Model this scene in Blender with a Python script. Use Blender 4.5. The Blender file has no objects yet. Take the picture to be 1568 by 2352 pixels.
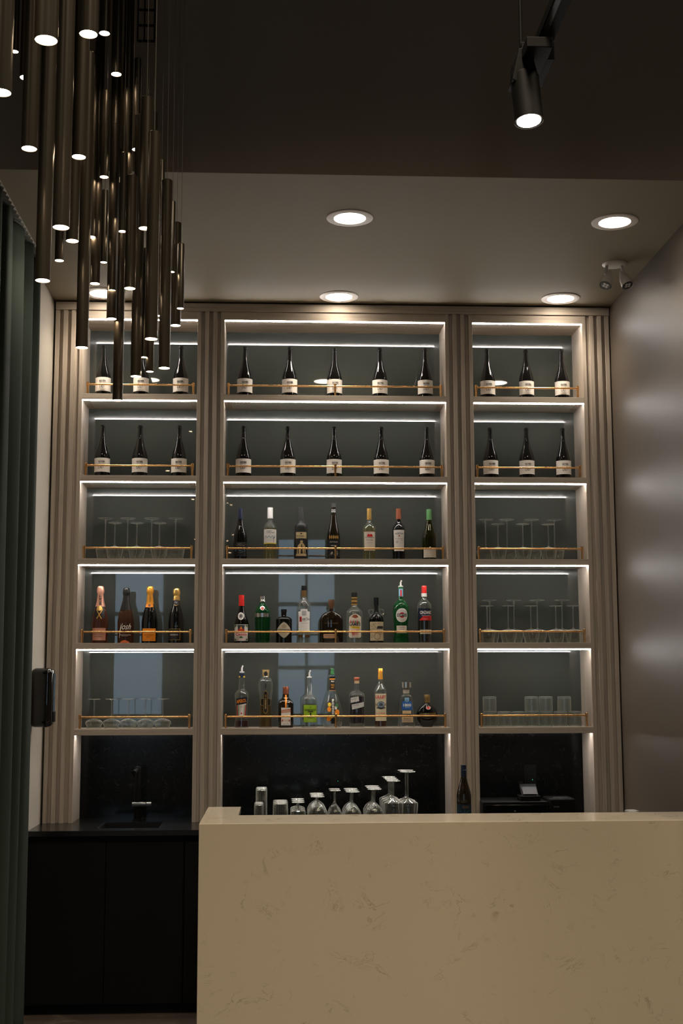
import bpy, math, random
from mathutils import Vector, Matrix
random.seed(7)
sc = bpy.context.scene
COL = sc.collection
PI = math.pi

# ------------------------------------------------------------------ camera
F_PX, YAW, PIT, ROL = 2967.8, 0.0498, 0.1310, -0.0028
CAM = Vector((-0.3652, -8.0639, 1.7281))
_fw = Vector((math.sin(YAW)*math.cos(PIT), math.cos(YAW)*math.cos(PIT), math.sin(PIT)))
_r = Vector((math.cos(YAW), -math.sin(YAW), 0)); _u = _r.cross(_fw)
RT = math.cos(ROL)*_r + math.sin(ROL)*_u
UP = math.cos(ROL)*_u - math.sin(ROL)*_r
cd = bpy.data.cameras.new('camera'); cam = bpy.data.objects.new('camera', cd); COL.objects.link(cam)
cd.sensor_fit = 'HORIZONTAL'; cd.sensor_width = 36; cd.lens = 36*F_PX/1568
cd.clip_start = 0.05; cd.clip_end = 100
m = Matrix.Identity(4)
for i in range(3):
    m[i][0], m[i][1], m[i][2], m[i][3] = RT[i], UP[i], -_fw[i], CAM[i]
cam.matrix_world = m
sc.camera = cam

# ------------------------------------------------------------------ look, world
sc.view_settings.view_transform = 'Standard'
sc.view_settings.look = 'None'
sc.view_settings.gamma = 1
sc.view_settings.exposure = 0.0
w = bpy.data.worlds.new('world'); sc.world = w; w.use_nodes = True
w.node_tree.nodes['Background'].inputs[0].default_value = (0.5, 0.6, 0.8, 1)
w.node_tree.nodes['Background'].inputs[1].default_value = 0.02

LED_E = 98.0          # shelf strips
DISC_E = 30.0         # downlight lens
SPOT_W = 24.0         # downlight beams
ROOM_W = 580.0        # beams from the high ceiling of the room
PEND_E = 60.0         # pendant lens
WARM = (1.0, 0.82, 0.58)
WARM2 = (1.0, 0.86, 0.70)

def lamp(name, kind, loc, energy, color, rot=(0, 0, 0), **kw):
    l = bpy.data.lights.new(name, kind); l.energy = energy; l.color = color
    for k, v in kw.items(): setattr(l, k, v)
    o = bpy.data.objects.new(name, l); o.location = loc; o.rotation_euler = rot; COL.objects.link(o)
    return o

CEIL, HIGH, FLOOR = 4.144, 6.5, -0.135
DOWN = [(0.016, -0.159), (1.425, -0.178), (0.007, -1.556), (1.412, -1.557), (-1.458, -0.173), (-1.40, -1.556)]
for x, y in DOWN:
    lamp('downlight_beam', 'SPOT', (x, y, CEIL-0.03), SPOT_W, WARM2, spot_size=2.3, spot_blend=0.9, shadow_soft_size=0.05)
for x, y in [(-2.6, -7.2), (0.2, -7.2), (2.8, -7.2), (0.2, -4.8), (2.8, -4.6)]:
    lamp('room_beam', 'SPOT', (x, y, HIGH-0.45), ROOM_W, WARM, spot_size=2.0, spot_blend=1.0, shadow_soft_size=0.35)

# ------------------------------------------------------------------ materials
def srgb(r, g, b):
    f = lambda c: (c/255/12.92) if c/255 <= 0.04045 else ((c/255+0.055)/1.055)**2.4
    return (f(r), f(g), f(b))
MATS = {}
def mat(name, col, rough=0.5, metal=0.0, spec=0.5, coat=0.0, trans=0.0, ior=1.45, emit=None, estr=0.0):
    if name in MATS: return MATS[name]
    M = bpy.data.materials.new(name); M.use_nodes = True
    p = M.node_tree.nodes['Principled BSDF']
    p.inputs['Base Color'].default_value = (*col, 1); p.inputs['Roughness'].default_value = rough
    p.inputs['Metallic'].default_value = metal; p.inputs['Specular IOR Level'].default_value = spec
    p.inputs['Coat Weight'].default_value = coat; p.inputs['Coat Roughness'].default_value = 0.03
    p.inputs['Transmission Weight'].default_value = trans; p.inputs['IOR'].default_value = ior
    if emit:
        p.inputs['Emission Color'].default_value = (*emit, 1); p.inputs['Emission Strength'].default_value = estr
    MATS[name] = M
    return M
def nt(M): return M.node_tree.nodes, M.node_tree.links, M.node_tree.nodes['Principled BSDF']
def coords(N, L, scale, which='Object'):
    tc = N.new('ShaderNodeTexCoord'); mp = N.new('ShaderNodeMapping')
    mp.inputs['Scale'].default_value = scale
    L.new(tc.outputs[which], mp.inputs[0]); return mp.outputs[0]
def ramp(N, L, src, stops):
    r = N.new('ShaderNodeValToRGB'); e = r.color_ramp.elements
    while len(e) < len(stops): e.new(0.5)
    for k, (p, c) in enumerate(stops):
        e[k].position = p; e[k].color = (*c, 1)
    L.new(src, r.inputs[0]); return r.outputs[0]
def wood(name, scale, base):
    M = mat(name, base, rough=0.48, spec=0.35); N, L, p = nt(M)
    v = coords(N, L, scale)
    n = N.new('ShaderNodeTexNoise'); n.inputs['Scale'].default_value = 1.0; n.inputs['Detail'].default_value = 6
    n.inputs['Roughness'].default_value = 0.65; L.new(v, n.inputs['Vector'])
    d = tuple(c*0.74 for c in base); b = tuple(min(1, c*1.16) for c in base)
    c = ramp(N, L, n.outputs['Fac'], [(0.3, d), (0.5, base), (0.7, b)])
    L.new(c, p.inputs['Base Color'])
    bp = N.new('ShaderNodeBump'); bp.inputs['Strength'].default_value = 0.12; bp.inputs['Distance'].default_value = 0.002
    L.new(n.outputs['Fac'], bp.inputs['Height']); L.new(bp.outputs[0], p.inputs['Normal'])
    return M
WB = (0.43, 0.37, 0.305)
W_V = wood('wood_vertical_grain', (90, 90, 2.0), WB)
W_H = wood('wood_horizontal_grain', (2.0, 90, 90), WB)
def paint(name, col, rough=0.7, bump=0.05, sc_=60, spec=0.3):
    M = mat(name, col, rough=rough, spec=spec); N, L, p = nt(M)
    v = coords(N, L, (sc_,)*3); n = N.new('ShaderNodeTexNoise'); n.inputs['Detail'].default_value = 3; n.inputs['Scale'].default_value = 1
    L.new(v, n.inputs['Vector'])
    bp = N.new('ShaderNodeBump'); bp.inputs['Strength'].default_value = bump; bp.inputs['Distance'].default_value = 0.003
    L.new(n.outputs['Fac'], bp.inputs['Height']); L.new(bp.outputs[0], p.inputs['Normal'])
    return M
def stone(name, base, vein, scl, width, rough, amount, spec=0.5):
    M = mat(name, base, rough=rough, spec=spec); N, L, p = nt(M)
    v = coords(N, L, (scl,)*3)
    n = N.new('ShaderNodeTexNoise'); n.inputs['Scale'].default_value = 1.6; n.inputs['Detail'].default_value = 8
    n.inputs['Roughness'].default_value = 0.62; n.inputs['Distortion'].default_value = 1.4; L.new(v, n.inputs['Vector'])
    s = N.new('ShaderNodeMath'); s.operation = 'SUBTRACT'; s.inputs[1].default_value = 0.5; L.new(n.outputs['Fac'], s.inputs[0])
    a = N.new('ShaderNodeMath'); a.operation = 'ABSOLUTE'; L.new(s.outputs[0], a.inputs[0])
    l = ramp(N, L, a.outputs[0], [(0.0, (1, 1, 1)), (width, (0, 0, 0))])
    k = N.new('ShaderNodeTexNoise'); k.inputs['Scale'].default_value = 2.3; k.inputs['Detail'].default_value = 3; L.new(v, k.inputs['Vector'])
    k2 = ramp(N, L, k.outputs['Fac'], [(0.50, (0, 0, 0)), (0.68, (1, 1, 1))])
    mu = N.new('ShaderNodeMath'); mu.operation = 'MULTIPLY'; L.new(l, mu.inputs[0]); L.new(k2, mu.inputs[1])
    m2 = N.new('ShaderNodeMath'); m2.operation = 'MULTIPLY'; L.new(mu.outputs[0], m2.inputs[0]); m2.inputs[1].default_value = amount
    mx = N.new('ShaderNodeMixRGB'); mx.inputs[1].default_value = (*base, 1); mx.inputs[2].default_value = (*vein, 1)
    L.new(m2.outputs[0], mx.inputs[0]); L.new(mx.outputs[0], p.inputs['Base Color'])
    return M
QUARTZ = stone('cream_quartz', (0.56, 0.485, 0.37), (0.26, 0.20, 0.14), 2.9, 0.014, 0.10, 0.75)
BLACKSTONE = stone('black_veined_stone', (0.004, 0.004, 0.004), (0.045, 0.043, 0.04), 9.0, 0.02, 0.14, 0.3, spec=0.25)
BLACKTOP = stone('black_worktop_stone', (0.007, 0.007, 0.007), (0.03, 0.03, 0.03), 6.0, 0.02, 0.22, 0.4)
CEILP = paint('ceiling_paint', (0.195, 0.163, 0.108))
BULK = paint('bulkhead_paint', (0.25, 0.205, 0.155))
WALLL = paint('wall_left_paint', (0.36, 0.33, 0.28))
WALLR = paint('wall_right_satin_paint', (0.078, 0.062, 0.046), rough=0.46, bump=0.10, sc_=14, spec=0.38)
ROOMP = paint('room_paint', (0.16, 0.14, 0.12))
FLOORM = stone('floor_dark_tile', (0.07, 0.055, 0.045), (0.2, 0.16, 0.13), 2.0, 0.05, 0.5, 0.8)
BACKG = mat('back_panel_glass', (0.045, 0.049, 0.042), rough=0.02, spec=0.75)
INS = mat('shelf_underside_glass', (0.46, 0.45, 0.40), rough=0.3, spec=0.6)
BRASS = mat('brass', (0.72, 0.40, 0.16), rough=0.24, metal=1.0)
LEDM = mat('led_strip', (0, 0, 0), emit=(1.0, 0.96, 0.92), estr=LED_E)
DISCM = mat('downlight_lens', (0, 0, 0), emit=(1.0, 0.86, 0.70), estr=DISC_E)
PENDL = mat('pendant_lens', (0, 0, 0), emit=(1.0, 0.74, 0.48), estr=PEND_E)
TRIMW = mat('light_trim_white', (0.62, 0.56, 0.50), rough=0.45)
WHITEP = mat('white_plastic', (0.50, 0.47, 0.42), rough=0.4)
TUBE = mat('pendant_tube_bronze', (0.040, 0.032, 0.021), rough=0.34, metal=0.45, spec=0.7)
BLK = mat('black_satin', (0.003, 0.003, 0.003), rough=0.6, spec=0.18)
BLKG = mat('black_gloss', (0.004, 0.004, 0.004), rough=0.06, coat=0.5)
BLKM = mat('black_cabinet_front', (0.003, 0.003, 0.003), rough=0.6, spec=0.2)
CABLE = mat('cable_grey', (0.10, 0.09, 0.075), rough=0.5)
CHROME = mat('chrome', (0.75, 0.75, 0.75), rough=0.12, metal=1.0)
SINKM = mat('sink_black', (0.003, 0.003, 0.003), rough=0.5)
GREENLED = mat('green_indicator', (0, 0, 0), emit=(0.05, 1.0, 0.45), estr=2.0)
WINGL = mat('evening_window_pane', (0, 0, 0), rough=0.1, emit=(0.50, 0.72, 0.92), estr=2.2)
CURT = mat('curtain_green_cloth', (0.035, 0.045, 0.037), rough=0.85, spec=0.1)

def thin_glass(name, tint=(1, 1, 1), edge=0.30, base=0.03, mirror=0.65, haze=(0.8, 0.8, 0.76), hb=0.0):
    if name in MATS: return MATS[name]
    M = bpy.data.materials.new(name); M.use_nodes = True; N, L = M.node_tree.nodes, M.node_tree.links
    N.clear(); out = N.new('ShaderNodeOutputMaterial')
    tr = N.new('ShaderNodeBsdfTransparent'); tr.inputs[0].default_value = (*tint, 1)
    gl = N.new('ShaderNodeBsdfGlossy'); gl.inputs['Roughness'].default_value = 0.03
    df = N.new('ShaderNodeBsdfDiffuse'); df.inputs[0].default_value = (*haze, 1)  # pale diffuse, mixed in at edges to imitate light scattered along glass outlines
    lw = N.new('ShaderNodeLayerWeight'); lw.inputs[0].default_value = 0.5
    def powr(e, mul, add):
        a = N.new('ShaderNodeMath'); a.operation = 'POWER'; a.inputs[1].default_value = e; L.new(lw.outputs['Facing'], a.inputs[0])
        b = N.new('ShaderNodeMath'); b.operation = 'MULTIPLY_ADD'; b.inputs[1].default_value = mul; b.inputs[2].default_value = add
        L.new(a.outputs[0], b.inputs[0]); return b.outputs[0]
    m1 = N.new('ShaderNodeMixShader'); L.new(powr(3, mirror, base), m1.inputs[0]); L.new(tr.outputs[0], m1.inputs[1]); L.new(gl.outputs[0], m1.inputs[2])
    m2 = N.new('ShaderNodeMixShader'); L.new(powr(4, edge, hb), m2.inputs[0]); L.new(m1.outputs[0], m2.inputs[1]); L.new(df.outputs[0], m2.inputs[2])
    L.new(m2.outputs[0], out.inputs[0]); MATS[name] = M
    return M
GLASS = thin_glass('clear_glass', (0.95, 0.96, 0.94), edge=0.5, hb=0.012, base=0.05)
GLSTEM = thin_glass('clear_glass_stem', (0.88, 0.89, 0.87), edge=0.36, hb=0.035, base=0.15)
GLASSH = thin_glass('hazy_tumbler_glass', (0.90, 0.92, 0.90), edge=0.35, hb=0.05)
GLBOT = thin_glass('clear_bottle_glass', (0.93, 0.95, 0.93), edge=0.25, hb=0.012, base=0.09)
GREENG = thin_glass('green_bottle_glass', (0.06, 0.42, 0.14), edge=0.10, haze=(0.05, 0.35, 0.12), hb=0.10)
OLIVEG = thin_glass('olive_bottle_glass', (0.16, 0.15, 0.02), edge=0.10, haze=(0.10, 0.10, 0.02), hb=0.10)
DARKG = mat('near_black_bottle_glass', (0.004, 0.004, 0.004), rough=0.05, spec=0.6)
DARKB = mat('brown_black_bottle_glass', (0.012, 0.008, 0.004), rough=0.05, spec=0.6)
MATTE = mat('matte_black_bottle', (0.012, 0.012, 0.012), rough=0.38)
def liq(name, c): return thin_glass(name, c, edge=0.1, base=0.05, mirror=0.3, haze=c, hb=0.06)
def C(name, col, rough=0.45, metal=0.0): return mat('m_'+name, col, rough, metal)
CREAM = C('cream_paper', (0.66, 0.60, 0.50)); WHITE = C('white_paper', (0.74, 0.71, 0.66)); INK = C('ink', (0.02, 0.018, 0.015))
TAN = C('tan_paper', (0.50, 0.38, 0.20)); GOLD = C('gold_foil', (0.80, 0.50, 0.15), 0.3, 0.9); NAVY = C('navy', (0.006, 0.011, 0.032), 0.35)
RED = C('red', (0.55, 0.015, 0.012), 0.35); SILVER = C('silver', (0.72, 0.70, 0.66), 0.25, 1.0); COPPER = C('copper', (0.32, 0.10, 0.055), 0.35, 0.6)
ORANGE = C('orange', (0.85, 0.27, 0.015)); BLUE = C('blue_label', (0.01, 0.08, 0.28)); SKY = C('sky_blue', (0.16, 0.32, 0.45))
LIME = C('lime_green', (0.28, 0.48, 0.02)); GRN = C('green_cap', (0.09, 0.25, 0.09)); DGRN = C('dark_green', (0.02, 0.12, 0.03))
BLKP = C('black_paper', (0.008, 0.008, 0.008)); ROSEF = C('rose_foil', (0.72, 0.36, 0.25), 0.4, 0.5); GREY = C('grey_ink', (0.22, 0.2, 0.18))
OGOLD = C('orange_gold_foil', (0.85, 0.38, 0.05), 0.32, 0.7); CORK = C('cork', (0.42, 0.28, 0.16)); YEL = C('yellow', (0.80, 0.55, 0.03))
WCAP = C('white_cap', (0.80, 0.79, 0.76)); TEAL = C('teal', (0.04, 0.18, 0.26)); GREYC = C('charcoal_capsule', (0.03, 0.03, 0.03), 0.5)

# ------------------------------------------------------------------ mesh builder
class MB:
    def __init__(s): s.v = []; s.f = []; s.m = []; s.mats = []
    def mi(s, M):
        if M not in s.mats: s.mats.append(M)
        return s.mats.index(M)
    def add(s, vs, fs, M):
        o = len(s.v); k = s.mi(M); s.v += [tuple(v) for v in vs]
        for f in fs: s.f.append(tuple(i+o for i in f)); s.m.append(k)
    def box(s, a, b, M, rot=None):
        x0, y0, z0 = a; x1, y1, z1 = b
        vs = [(x0,y0,z0),(x1,y0,z0),(x1,y1,z0),(x0,y1,z0),(x0,y0,z1),(x1,y0,z1),(x1,y1,z1),(x0,y1,z1)]
        if rot:
            c = Vector(((x0+x1)/2, (y0+y1)/2, (z0+z1)/2)); vs = [c+rot @ (Vector(v)-c) for v in vs]
        s.add(vs, [(0,3,2,1),(4,5,6,7),(0,1,5,4),(1,2,6,5),(2,3,7,6),(3,0,4,7)], M)
    def lathe(s, prof, M, n=28, c=(0, 0, 0), sy=1.0, capb=True, capt=True, mats=None):
        vs = []; fs = []
        for z, r in prof:
            for i in range(n):
                a = 2*PI*i/n; vs.append((c[0]+r*math.cos(a), c[1]+sy*r*math.sin(a), c[2]+z))
        up = prof[-1][0] >= prof[0][0]
        for j in range(len(prof)-1):
            for i in range(n):
                k = (i+1) % n; q = (j*n+i, j*n+k, (j+1)*n+k, (j+1)*n+i)
                fs.append(q if up else q[::-1])
        o = len(prof)-1
        if capb: fs.append(tuple(range(n))[::-1] if up else tuple(range(n)))
        if capt: fs.append(tuple(o*n+i for i in range(n)) if up else tuple(o*n+i for i in range(n))[::-1])
        s.add(vs, fs, M)
    def tube(s, p, q, r, M, n=14, r2=None, cap=True):
        p = Vector(p); q = Vector(q); d = (q-p).normalized()
        a = Vector((0, 0, 1)) if abs(d.z) < 0.9 else Vector((1, 0, 0))
        e1 = d.cross(a).normalized(); e2 = d.cross(e1); r2 = r if r2 is None else r2
        vs = []
        for c, rr in ((p, r), (q, r2)):
            for i in range(n):
                t = 2*PI*i/n; vs.append(c+e1*rr*math.cos(t)+e2*rr*math.sin(t))
        fs = [(i, (i+1) % n, n+(i+1) % n, n+i) for i in range(n)]
        if cap: fs += [tuple(range(n))[::-1], tuple(n+i for i in range(n))]
        s.add(vs, fs, M)
    def poly(s, pts, y, th, M):          # flat shape in the XZ plane, with thickness
        n = len(pts); vs = [(x, y, z) for x, z in pts]+[(x, y+th, z) for x, z in pts]
        s.add(vs, [tuple(range(n)), tuple(range(n, 2*n))[::-1]]+[(i, i+n, (i+1) % n+n, (i+1) % n) for i in range(n)], M)
    def build(s, name, parent=None, smooth=True, bevel=0.0, seg=2, loc=None):
        me = bpy.data.meshes.new(name); me.from_pydata(s.v, [], s.f)
        for M in s.mats: me.materials.append(M)
        me.polygons.foreach_set('material_index', s.m)
        if smooth:
            me.shade_smooth(); me.set_sharp_from_angle(angle=math.radians(38))
        me.update()
        o = bpy.data.objects.new(name, me); COL.objects.link(o)
        if parent: o.parent = parent
        if loc: o.location = loc
        if bevel:
            b = o.modifiers.new('bevel', 'BEVEL'); b.width = bevel; b.segments = seg; b.limit_method = 'ANGLE'
        return o

def tag(o, label=None, cat=None, group=None, kind=None):
    if label: o['label'] = label
    if cat: o['category'] = cat
    if group: o['group'] = group
    if kind: o['kind'] = kind
    return o
def thing(name, label, cat, loc=(0, 0, 0), group=None, rz=0):
    o = bpy.data.objects.new(name, None); COL.objects.link(o); o.location = loc; o.rotation_euler = (0, 0, rz)
    o.empty_display_size = 0.05
    return tag(o, label, cat, group)
def struct(name, mb, **kw):
    return tag(mb.build(name, **kw), kind='structure')
def dup(o, parent=None):
    c = o.copy(); COL.objects.link(c)
    if parent: c.parent = parent
    for ch in o.children: dup(ch, c)
    return c
def on_y(x, y, Y):                       # where a sight line meets the plane at depth Y
    d = _fw+RT*((x-784)/F_PX)-UP*((y-1176)/F_PX); return CAM+d*((Y-CAM.y)/d.y)
def on_z(x, y, Z):
    d = _fw+RT*((x-784)/F_PX)-UP*((y-1176)/F_PX); return CAM+d*((Z-CAM.z)/d.z)

# ------------------------------------------------------------------ the room
XL, XR, YB, RB = -1.79, 1.782, -2.13, -11.0
RXL, RXR = -4.2, 4.6
def wall(name, a, b, M):
    q = MB(); q.box(a, b, M); return struct(name, q, smooth=False)
wall('floor', (RXL-0.2, RB-0.2, FLOOR-0.1), (RXR+0.2, 0.5, FLOOR), FLOORM)
wall('ceiling', (XL-0.001, YB+0.001, CEIL), (XR+0.001, 0.45, CEIL+0.12), CEILP)
wall('ceiling_high', (RXL-0.2, RB-0.2, HIGH), (RXR+0.2, YB+0.1, HIGH+0.1), ROOMP)
wall('wall_bulkhead', (RXL, YB-0.0, CEIL+0.0005), (RXR, YB+0.1, HIGH), BULK)
wall('wall_left', (XL-0.12, YB+0.101, FLOOR), (XL, 0.45, CEIL), WALLL)
wall('wall_right', (XR, YB+0.101, FLOOR), (XR+0.12, 0.45, CEIL), WALLR)
wall('wall_back', (XL, 0.33, FLOOR), (XR, 0.45, CEIL), ROOMP)
wall('wall_front_left', (RXL, YB, FLOOR), (XL, YB+0.1, CEIL), BULK)
wall('wall_front_right', (XR, YB, FLOOR), (RXR, YB+0.1, CEIL), WALLR)
wall('wall_room_left', (RXL-0.2, RB, FLOOR), (RXL, YB+0.1, HIGH), ROOMP)
wall('wall_room_right', (RXR, RB, FLOOR), (RXR+0.2, YB+0.1, HIGH), ROOMP)
# rear wall with two window openings (seen only as reflections in the shelf backs)
WN = [(-2.86, -2.06, 1.0, 3.50), (-0.386, 0.547, 1.0, 3.95)]
q = MB(); xs = [RXL, WN[0][0], WN[0][1], WN[1][0], WN[1][1], RXR]
for i in (0, 2, 4): q.box((xs[i], RB-0.2, FLOOR), (xs[i+1], RB, HIGH), ROOMP)
for x0, x1, z0, z1 in WN:
    q.box((x0, RB-0.2, FLOOR), (x1, RB, z0), ROOMP); q.box((x0, RB-0.2, z1), (x1, RB, HIGH), ROOMP)
struct('wall_rear', q, smooth=False)
for n_, (x0, x1, z0, z1) in enumerate(WN):
    q = MB(); q.box((x0, RB-0.12, z0), (x1, RB-0.10, z1), WINGL)
    wo = struct('window_%d' % (n_+1), q, smooth=False)
    q = MB(); xm = (x0+x1)/2
    for a in ((x0+0.02, xm, x1-0.02) if n_ else (x0+0.01, x1-0.01)): q.box((a-0.022, RB-0.099, z0), (a+0.022, RB-0.04, z1), BLK)
    for b in ((z0+0.02, 1.95, 2.91, z1-0.02) if n_ else (z0+0.02, 2.76, z1-0.02)): q.box((x0, RB-0.099, b-0.03), (x1, RB-0.04, b+0.03), BLK)
    q.build('window_frame', parent=wo, smooth=False)

# ------------------------------------------------------------------ shelving wall
ZL = [4.0233, 3.4982, 2.9755, 2.4520, 1.9279, 1.4045]       # LED line heights
UND = [z+0.006 for z in ZL]; TOP = [z+0.044 for z in ZL]
NX = [(-1.600, -0.8795), (-0.7069, 0.7077), (0.8851, 1.600)]
DEP = 0.297; CT = 0.887; SB = 0.024
WHERE = ['left', 'centre', 'right']
SHN = ['top shelf', 'second shelf', 'middle shelf', 'fourth shelf', 'lowest shelf']
q = MB(); q.box((-1.7775, -0.012, 4.083), (1.7775, 0.30, 4.134), W_H)
struct('trim_1', q, smooth=False, bevel=0.001)
q = MB(); q.box((-1.77, 0.02, 4.134), (1.77, 0.30, CEIL), BLK); struct('shadow_gap_strip', q, smooth=False)  # black strip stands in for the shade in the gap above the crown
for k, (x0, x1) in enumerate(NX):
    u = thing('shelving_unit', ['tall narrow lit wood shelving niche at left, partly behind the tube chandelier',
                                'wide lit wood shelving niche in the middle, full of spirits and wine',
                                'tall narrow lit wood shelving niche at right beside the satin wall'][k], 'shelving', ((x0+x1)/2, 0, CT), 'lit wood shelving niches')
    cx = (x0+x1)/2; h = (x1-x0)/2
    for s in (-1, 1):
        q = MB(); a, b = (-h-SB, -h) if s < 0 else (h, h+SB)
        q.box((a, 0, 0), (b, 0.325, 4.082-CT), W_V); q.build('side_panel', u, smooth=False, bevel=0.0008)
    q = MB(); q.box((-h, 0, UND[0]-CT), (h, DEP, 4.082-CT), W_H); hd = q.build('header_panel', u, smooth=False)
    q = MB(); q.box((-h, 0.003, UND[0]-CT-0.0078), (h, 0.008, UND[0]-CT-0.0030), LEDM); q.build('led_strip', hd, smooth=False)
    for j in range(1, 6):
        q = MB(); q.box((-h, 0, UND[j]-CT), (h, DEP, TOP[j]-CT), W_H); s_ = q.build('shelf', u, smooth=False, bevel=0.0008)
        q = MB()
        if j < 5: q.box((-h, 0.003, UND[j]-CT-0.0078), (h, 0.008, UND[j]-CT-0.0030), LEDM)
        else: q.box((-h, 0.055, UND[j]-CT-0.0012), (h, 0.062, UND[j]-CT-0.0003), LEDM)
        q.build('led_strip', s_, smooth=False)
        if j < 5:
            q = MB(); q.box((-h+0.045, 0.05, UND[j]-CT-0.0015), (h-0.045, 0.245, UND[j]-CT), INS); q.build('glass_insert', s_, smooth=False)
    for j in range(5):
        q = MB(); q.box((-h, DEP, TOP[j+1]-CT-0.02), (h, 0.315, UND[j]-CT+0.01), BACKG); q.build('back_panel', u, smooth=False)
    q = MB(); q.box((-h, DEP, 0), (h, 0.325, UND[5]-CT), BLACKSTONE); q.build('backsplash', u, smooth=False)
    # brass gallery rails
    for j in range(1, 6):
        t = TOP[j]-CT; q = MB(); yr = 0.050; zr = t+0.0705
        q.tube((-h+0.03, yr, zr), (h-0.03, yr, zr), 0.0058, BRASS, 12)
        r_ = q.build('gallery_rail', u)
        px = [-h+0.026, h-0.026]+([0.0] if k == 1 else [])
        for x in px:
            q = MB(); q.lathe([(t, 0.0068), (t+0.058, 0.0068)], BRASS, 14, (x, yr, 0)); q.lathe([(t+0.058, 0.0088), (t+0.084, 0.0088), (t+0.086, 0.007)], BRASS, 14, (x, yr, 0))
            q.build('rail_post', r_)

PILX = [(-1.7775, -1.600-SB), (-0.8795+SB, -0.7069-SB), (0.7077+SB, 0.8851-SB), (1.600+SB, 1.7775)]
PN = ['fluted wood pilaster at the far left beside the pale wall', 'fluted wood pilaster between left and middle shelving',
      'fluted wood pilaster between middle and right shelving, behind the lone dark bottle', 'fluted wood pilaster at the far right against the satin wall']
for k, (x0, x1) in enumerate(PILX):
    q = MB(); zt = 4.082
    q.box((x0, 0.016, CT), (x1, 0.32, zt), W_V)
    gw, sw = 0.0245, 0.0258
    edge = k in (0, 3)
    x = x0 if k == 0 else x0+gw
    while x+sw <= x1+0.004:
        q.box((x, -0.006, CT), (min(x+sw, x1), 0.016, zt), W_V); x += gw+sw
    o = q.build('fluted_pilaster', smooth=False, bevel=0.0006); tag(o, PN[k], 'pilaster', 'fluted pilasters')

# ------------------------------------------------------------------ back counter, cabinets, sink, tap
q = MB(); hx0, hx1, hy0, hy1 = -1.41, -1.05, -0.29, 0.04; yf = -0.415
q.box((XL, yf, CT-0.03), (hx0, 0.33, CT), BLACKTOP); q.box((hx1, yf, CT-0.03), (XR, 0.33, CT), BLACKTOP)
q.box((hx0, yf, CT-0.03), (hx1, hy0, CT), BLACKTOP); q.box((hx0, hy1, CT-0.03), (hx1, 0.33, CT), BLACKTOP)
tag(q.build('back_worktop', smooth=False), 'long black stone worktop under the shelving with sink cut into its left end', 'worktop')
q = MB(); t = 0.004
q.box((hx0, hy0, CT-0.20), (hx1, hy1, CT-0.19), SINKM)
for a, b in (((hx0, hy0), (hx0+t, hy1)), ((hx1-t, hy0), (hx1, hy1)), ((hx0, hy0), (hx1, hy0+t)), ((hx0, hy1-t), (hx1, hy1))):
    q.box((a[0], a[1], CT-0.19), (b[0], b[1], CT-0.002), SINKM)
q.lathe([(CT-0.19, 0.03), (CT-0.187, 0.028)], CHROME, 20, (-1.23, -0.12, 0))
tag(q.build('sink', smooth=False), 'black rectangular undermount sink in the left end of worktop', 'sink')
for k in range(4):
    x0 = -1.785+k*0.892; x1 = x0+0.888
    u = thing('base_cabinet', ['matt black base cabinet under the sink at left', 'matt black base cabinet just behind the left end of the cream bar',
                               'matt black base cabinet hidden behind middle of the bar', 'matt black base cabinet behind the bar at the right wall'][k], 'cabinet', (x0, 0, FLOOR), 'black base cabinets')
    q = MB(); q.box((0, yf+0.04, 0.07), (0.888, 0.285, CT-0.235-FLOOR), BLKM)
    q.box((0, yf+0.04, CT-0.235-FLOOR), (0.888, yf+0.06, CT-0.031-FLOOR), BLKM)
    q.box((0, yf+0.055, 0), (0.888, 0.285, 0.07), BLKM); q.build('body', u, smooth=False)
    for s in range(2):
        q = MB(); q.box((0.003+s*0.443, yf+0.018, 0.06), (0.441+s*0.443, yf+0.039, CT-0.07-FLOOR), BLKM); q.build('door', u, smooth=False, bevel=0.001)
u = thing('sink_tap', 'black pillar tap with brushed side lever behind the sink', 'tap', (-1.222, 0.12, CT))
q = MB(); q.lathe([(0, 0.027), (0.006, 0.027), (0.008, 0.02), (0.30, 0.02), (0.325, 0.019), (0.33, 0.012)], BLK, 20); q.build('body', u)
q = MB(); q.tube((0, 0.0, 0.308), (-0.006, -0.17, 0.30), 0.014, BLK, 18); q.tube((-0.006, -0.158, 0.30), (-0.006, -0.158, 0.272), 0.011, BLK, 14); q.build('spout', u)
q = MB(); q.tube((-0.03, -0.012, 0.10), (0.055, -0.012, 0.10), 0.015, mat('brushed_dark_metal', (0.22, 0.22, 0.22), 0.3, 0.9), 18); q.tube((0.058, -0.012, 0.10), (0.086, -0.012, 0.10), 0.015, mat('brushed_dark_metal', (0.22,)*3), 18)
q.build('lever', u)

# ------------------------------------------------------------------ the bar
bx, by, bz = -0.7338, -1.7472, 1.0608
u = thing('bar_counter', 'large cream veined quartz bar counter with waterfall left end', 'bar', (bx, by, FLOOR))
H = bz-FLOOR
q = MB(); q.box((0.0302, 0.0302, H-0.03), (XR-bx-0.002, 0.3983, H), QUARTZ); q.box((0.0302, 0.3983, H-0.03), (0.176, 0.8502, H), QUARTZ); q.build('top_slab', u, smooth=False, bevel=0.0006)
q = MB(); q.box((0.0, 0.0, 0), (XR-bx-0.002, 0.03, H), QUARTZ); q.build('front_slab', u, smooth=False, bevel=0.002)
q = MB(); q.box((0.0, 0.0302, 0), (0.03, 0.8502, H), QUARTZ); q.build('end_slab', u, smooth=False, bevel=0.001)
q = MB(); q.box((0.0302, 0.0302, 0), (XR-bx-0.002, 0.38, H-0.0302), BLKM); q.box((0.0302, 0.38, 0), (0.16, 0.84, H-0.0302), BLKM); q.build('carcass', u, smooth=False)

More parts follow.
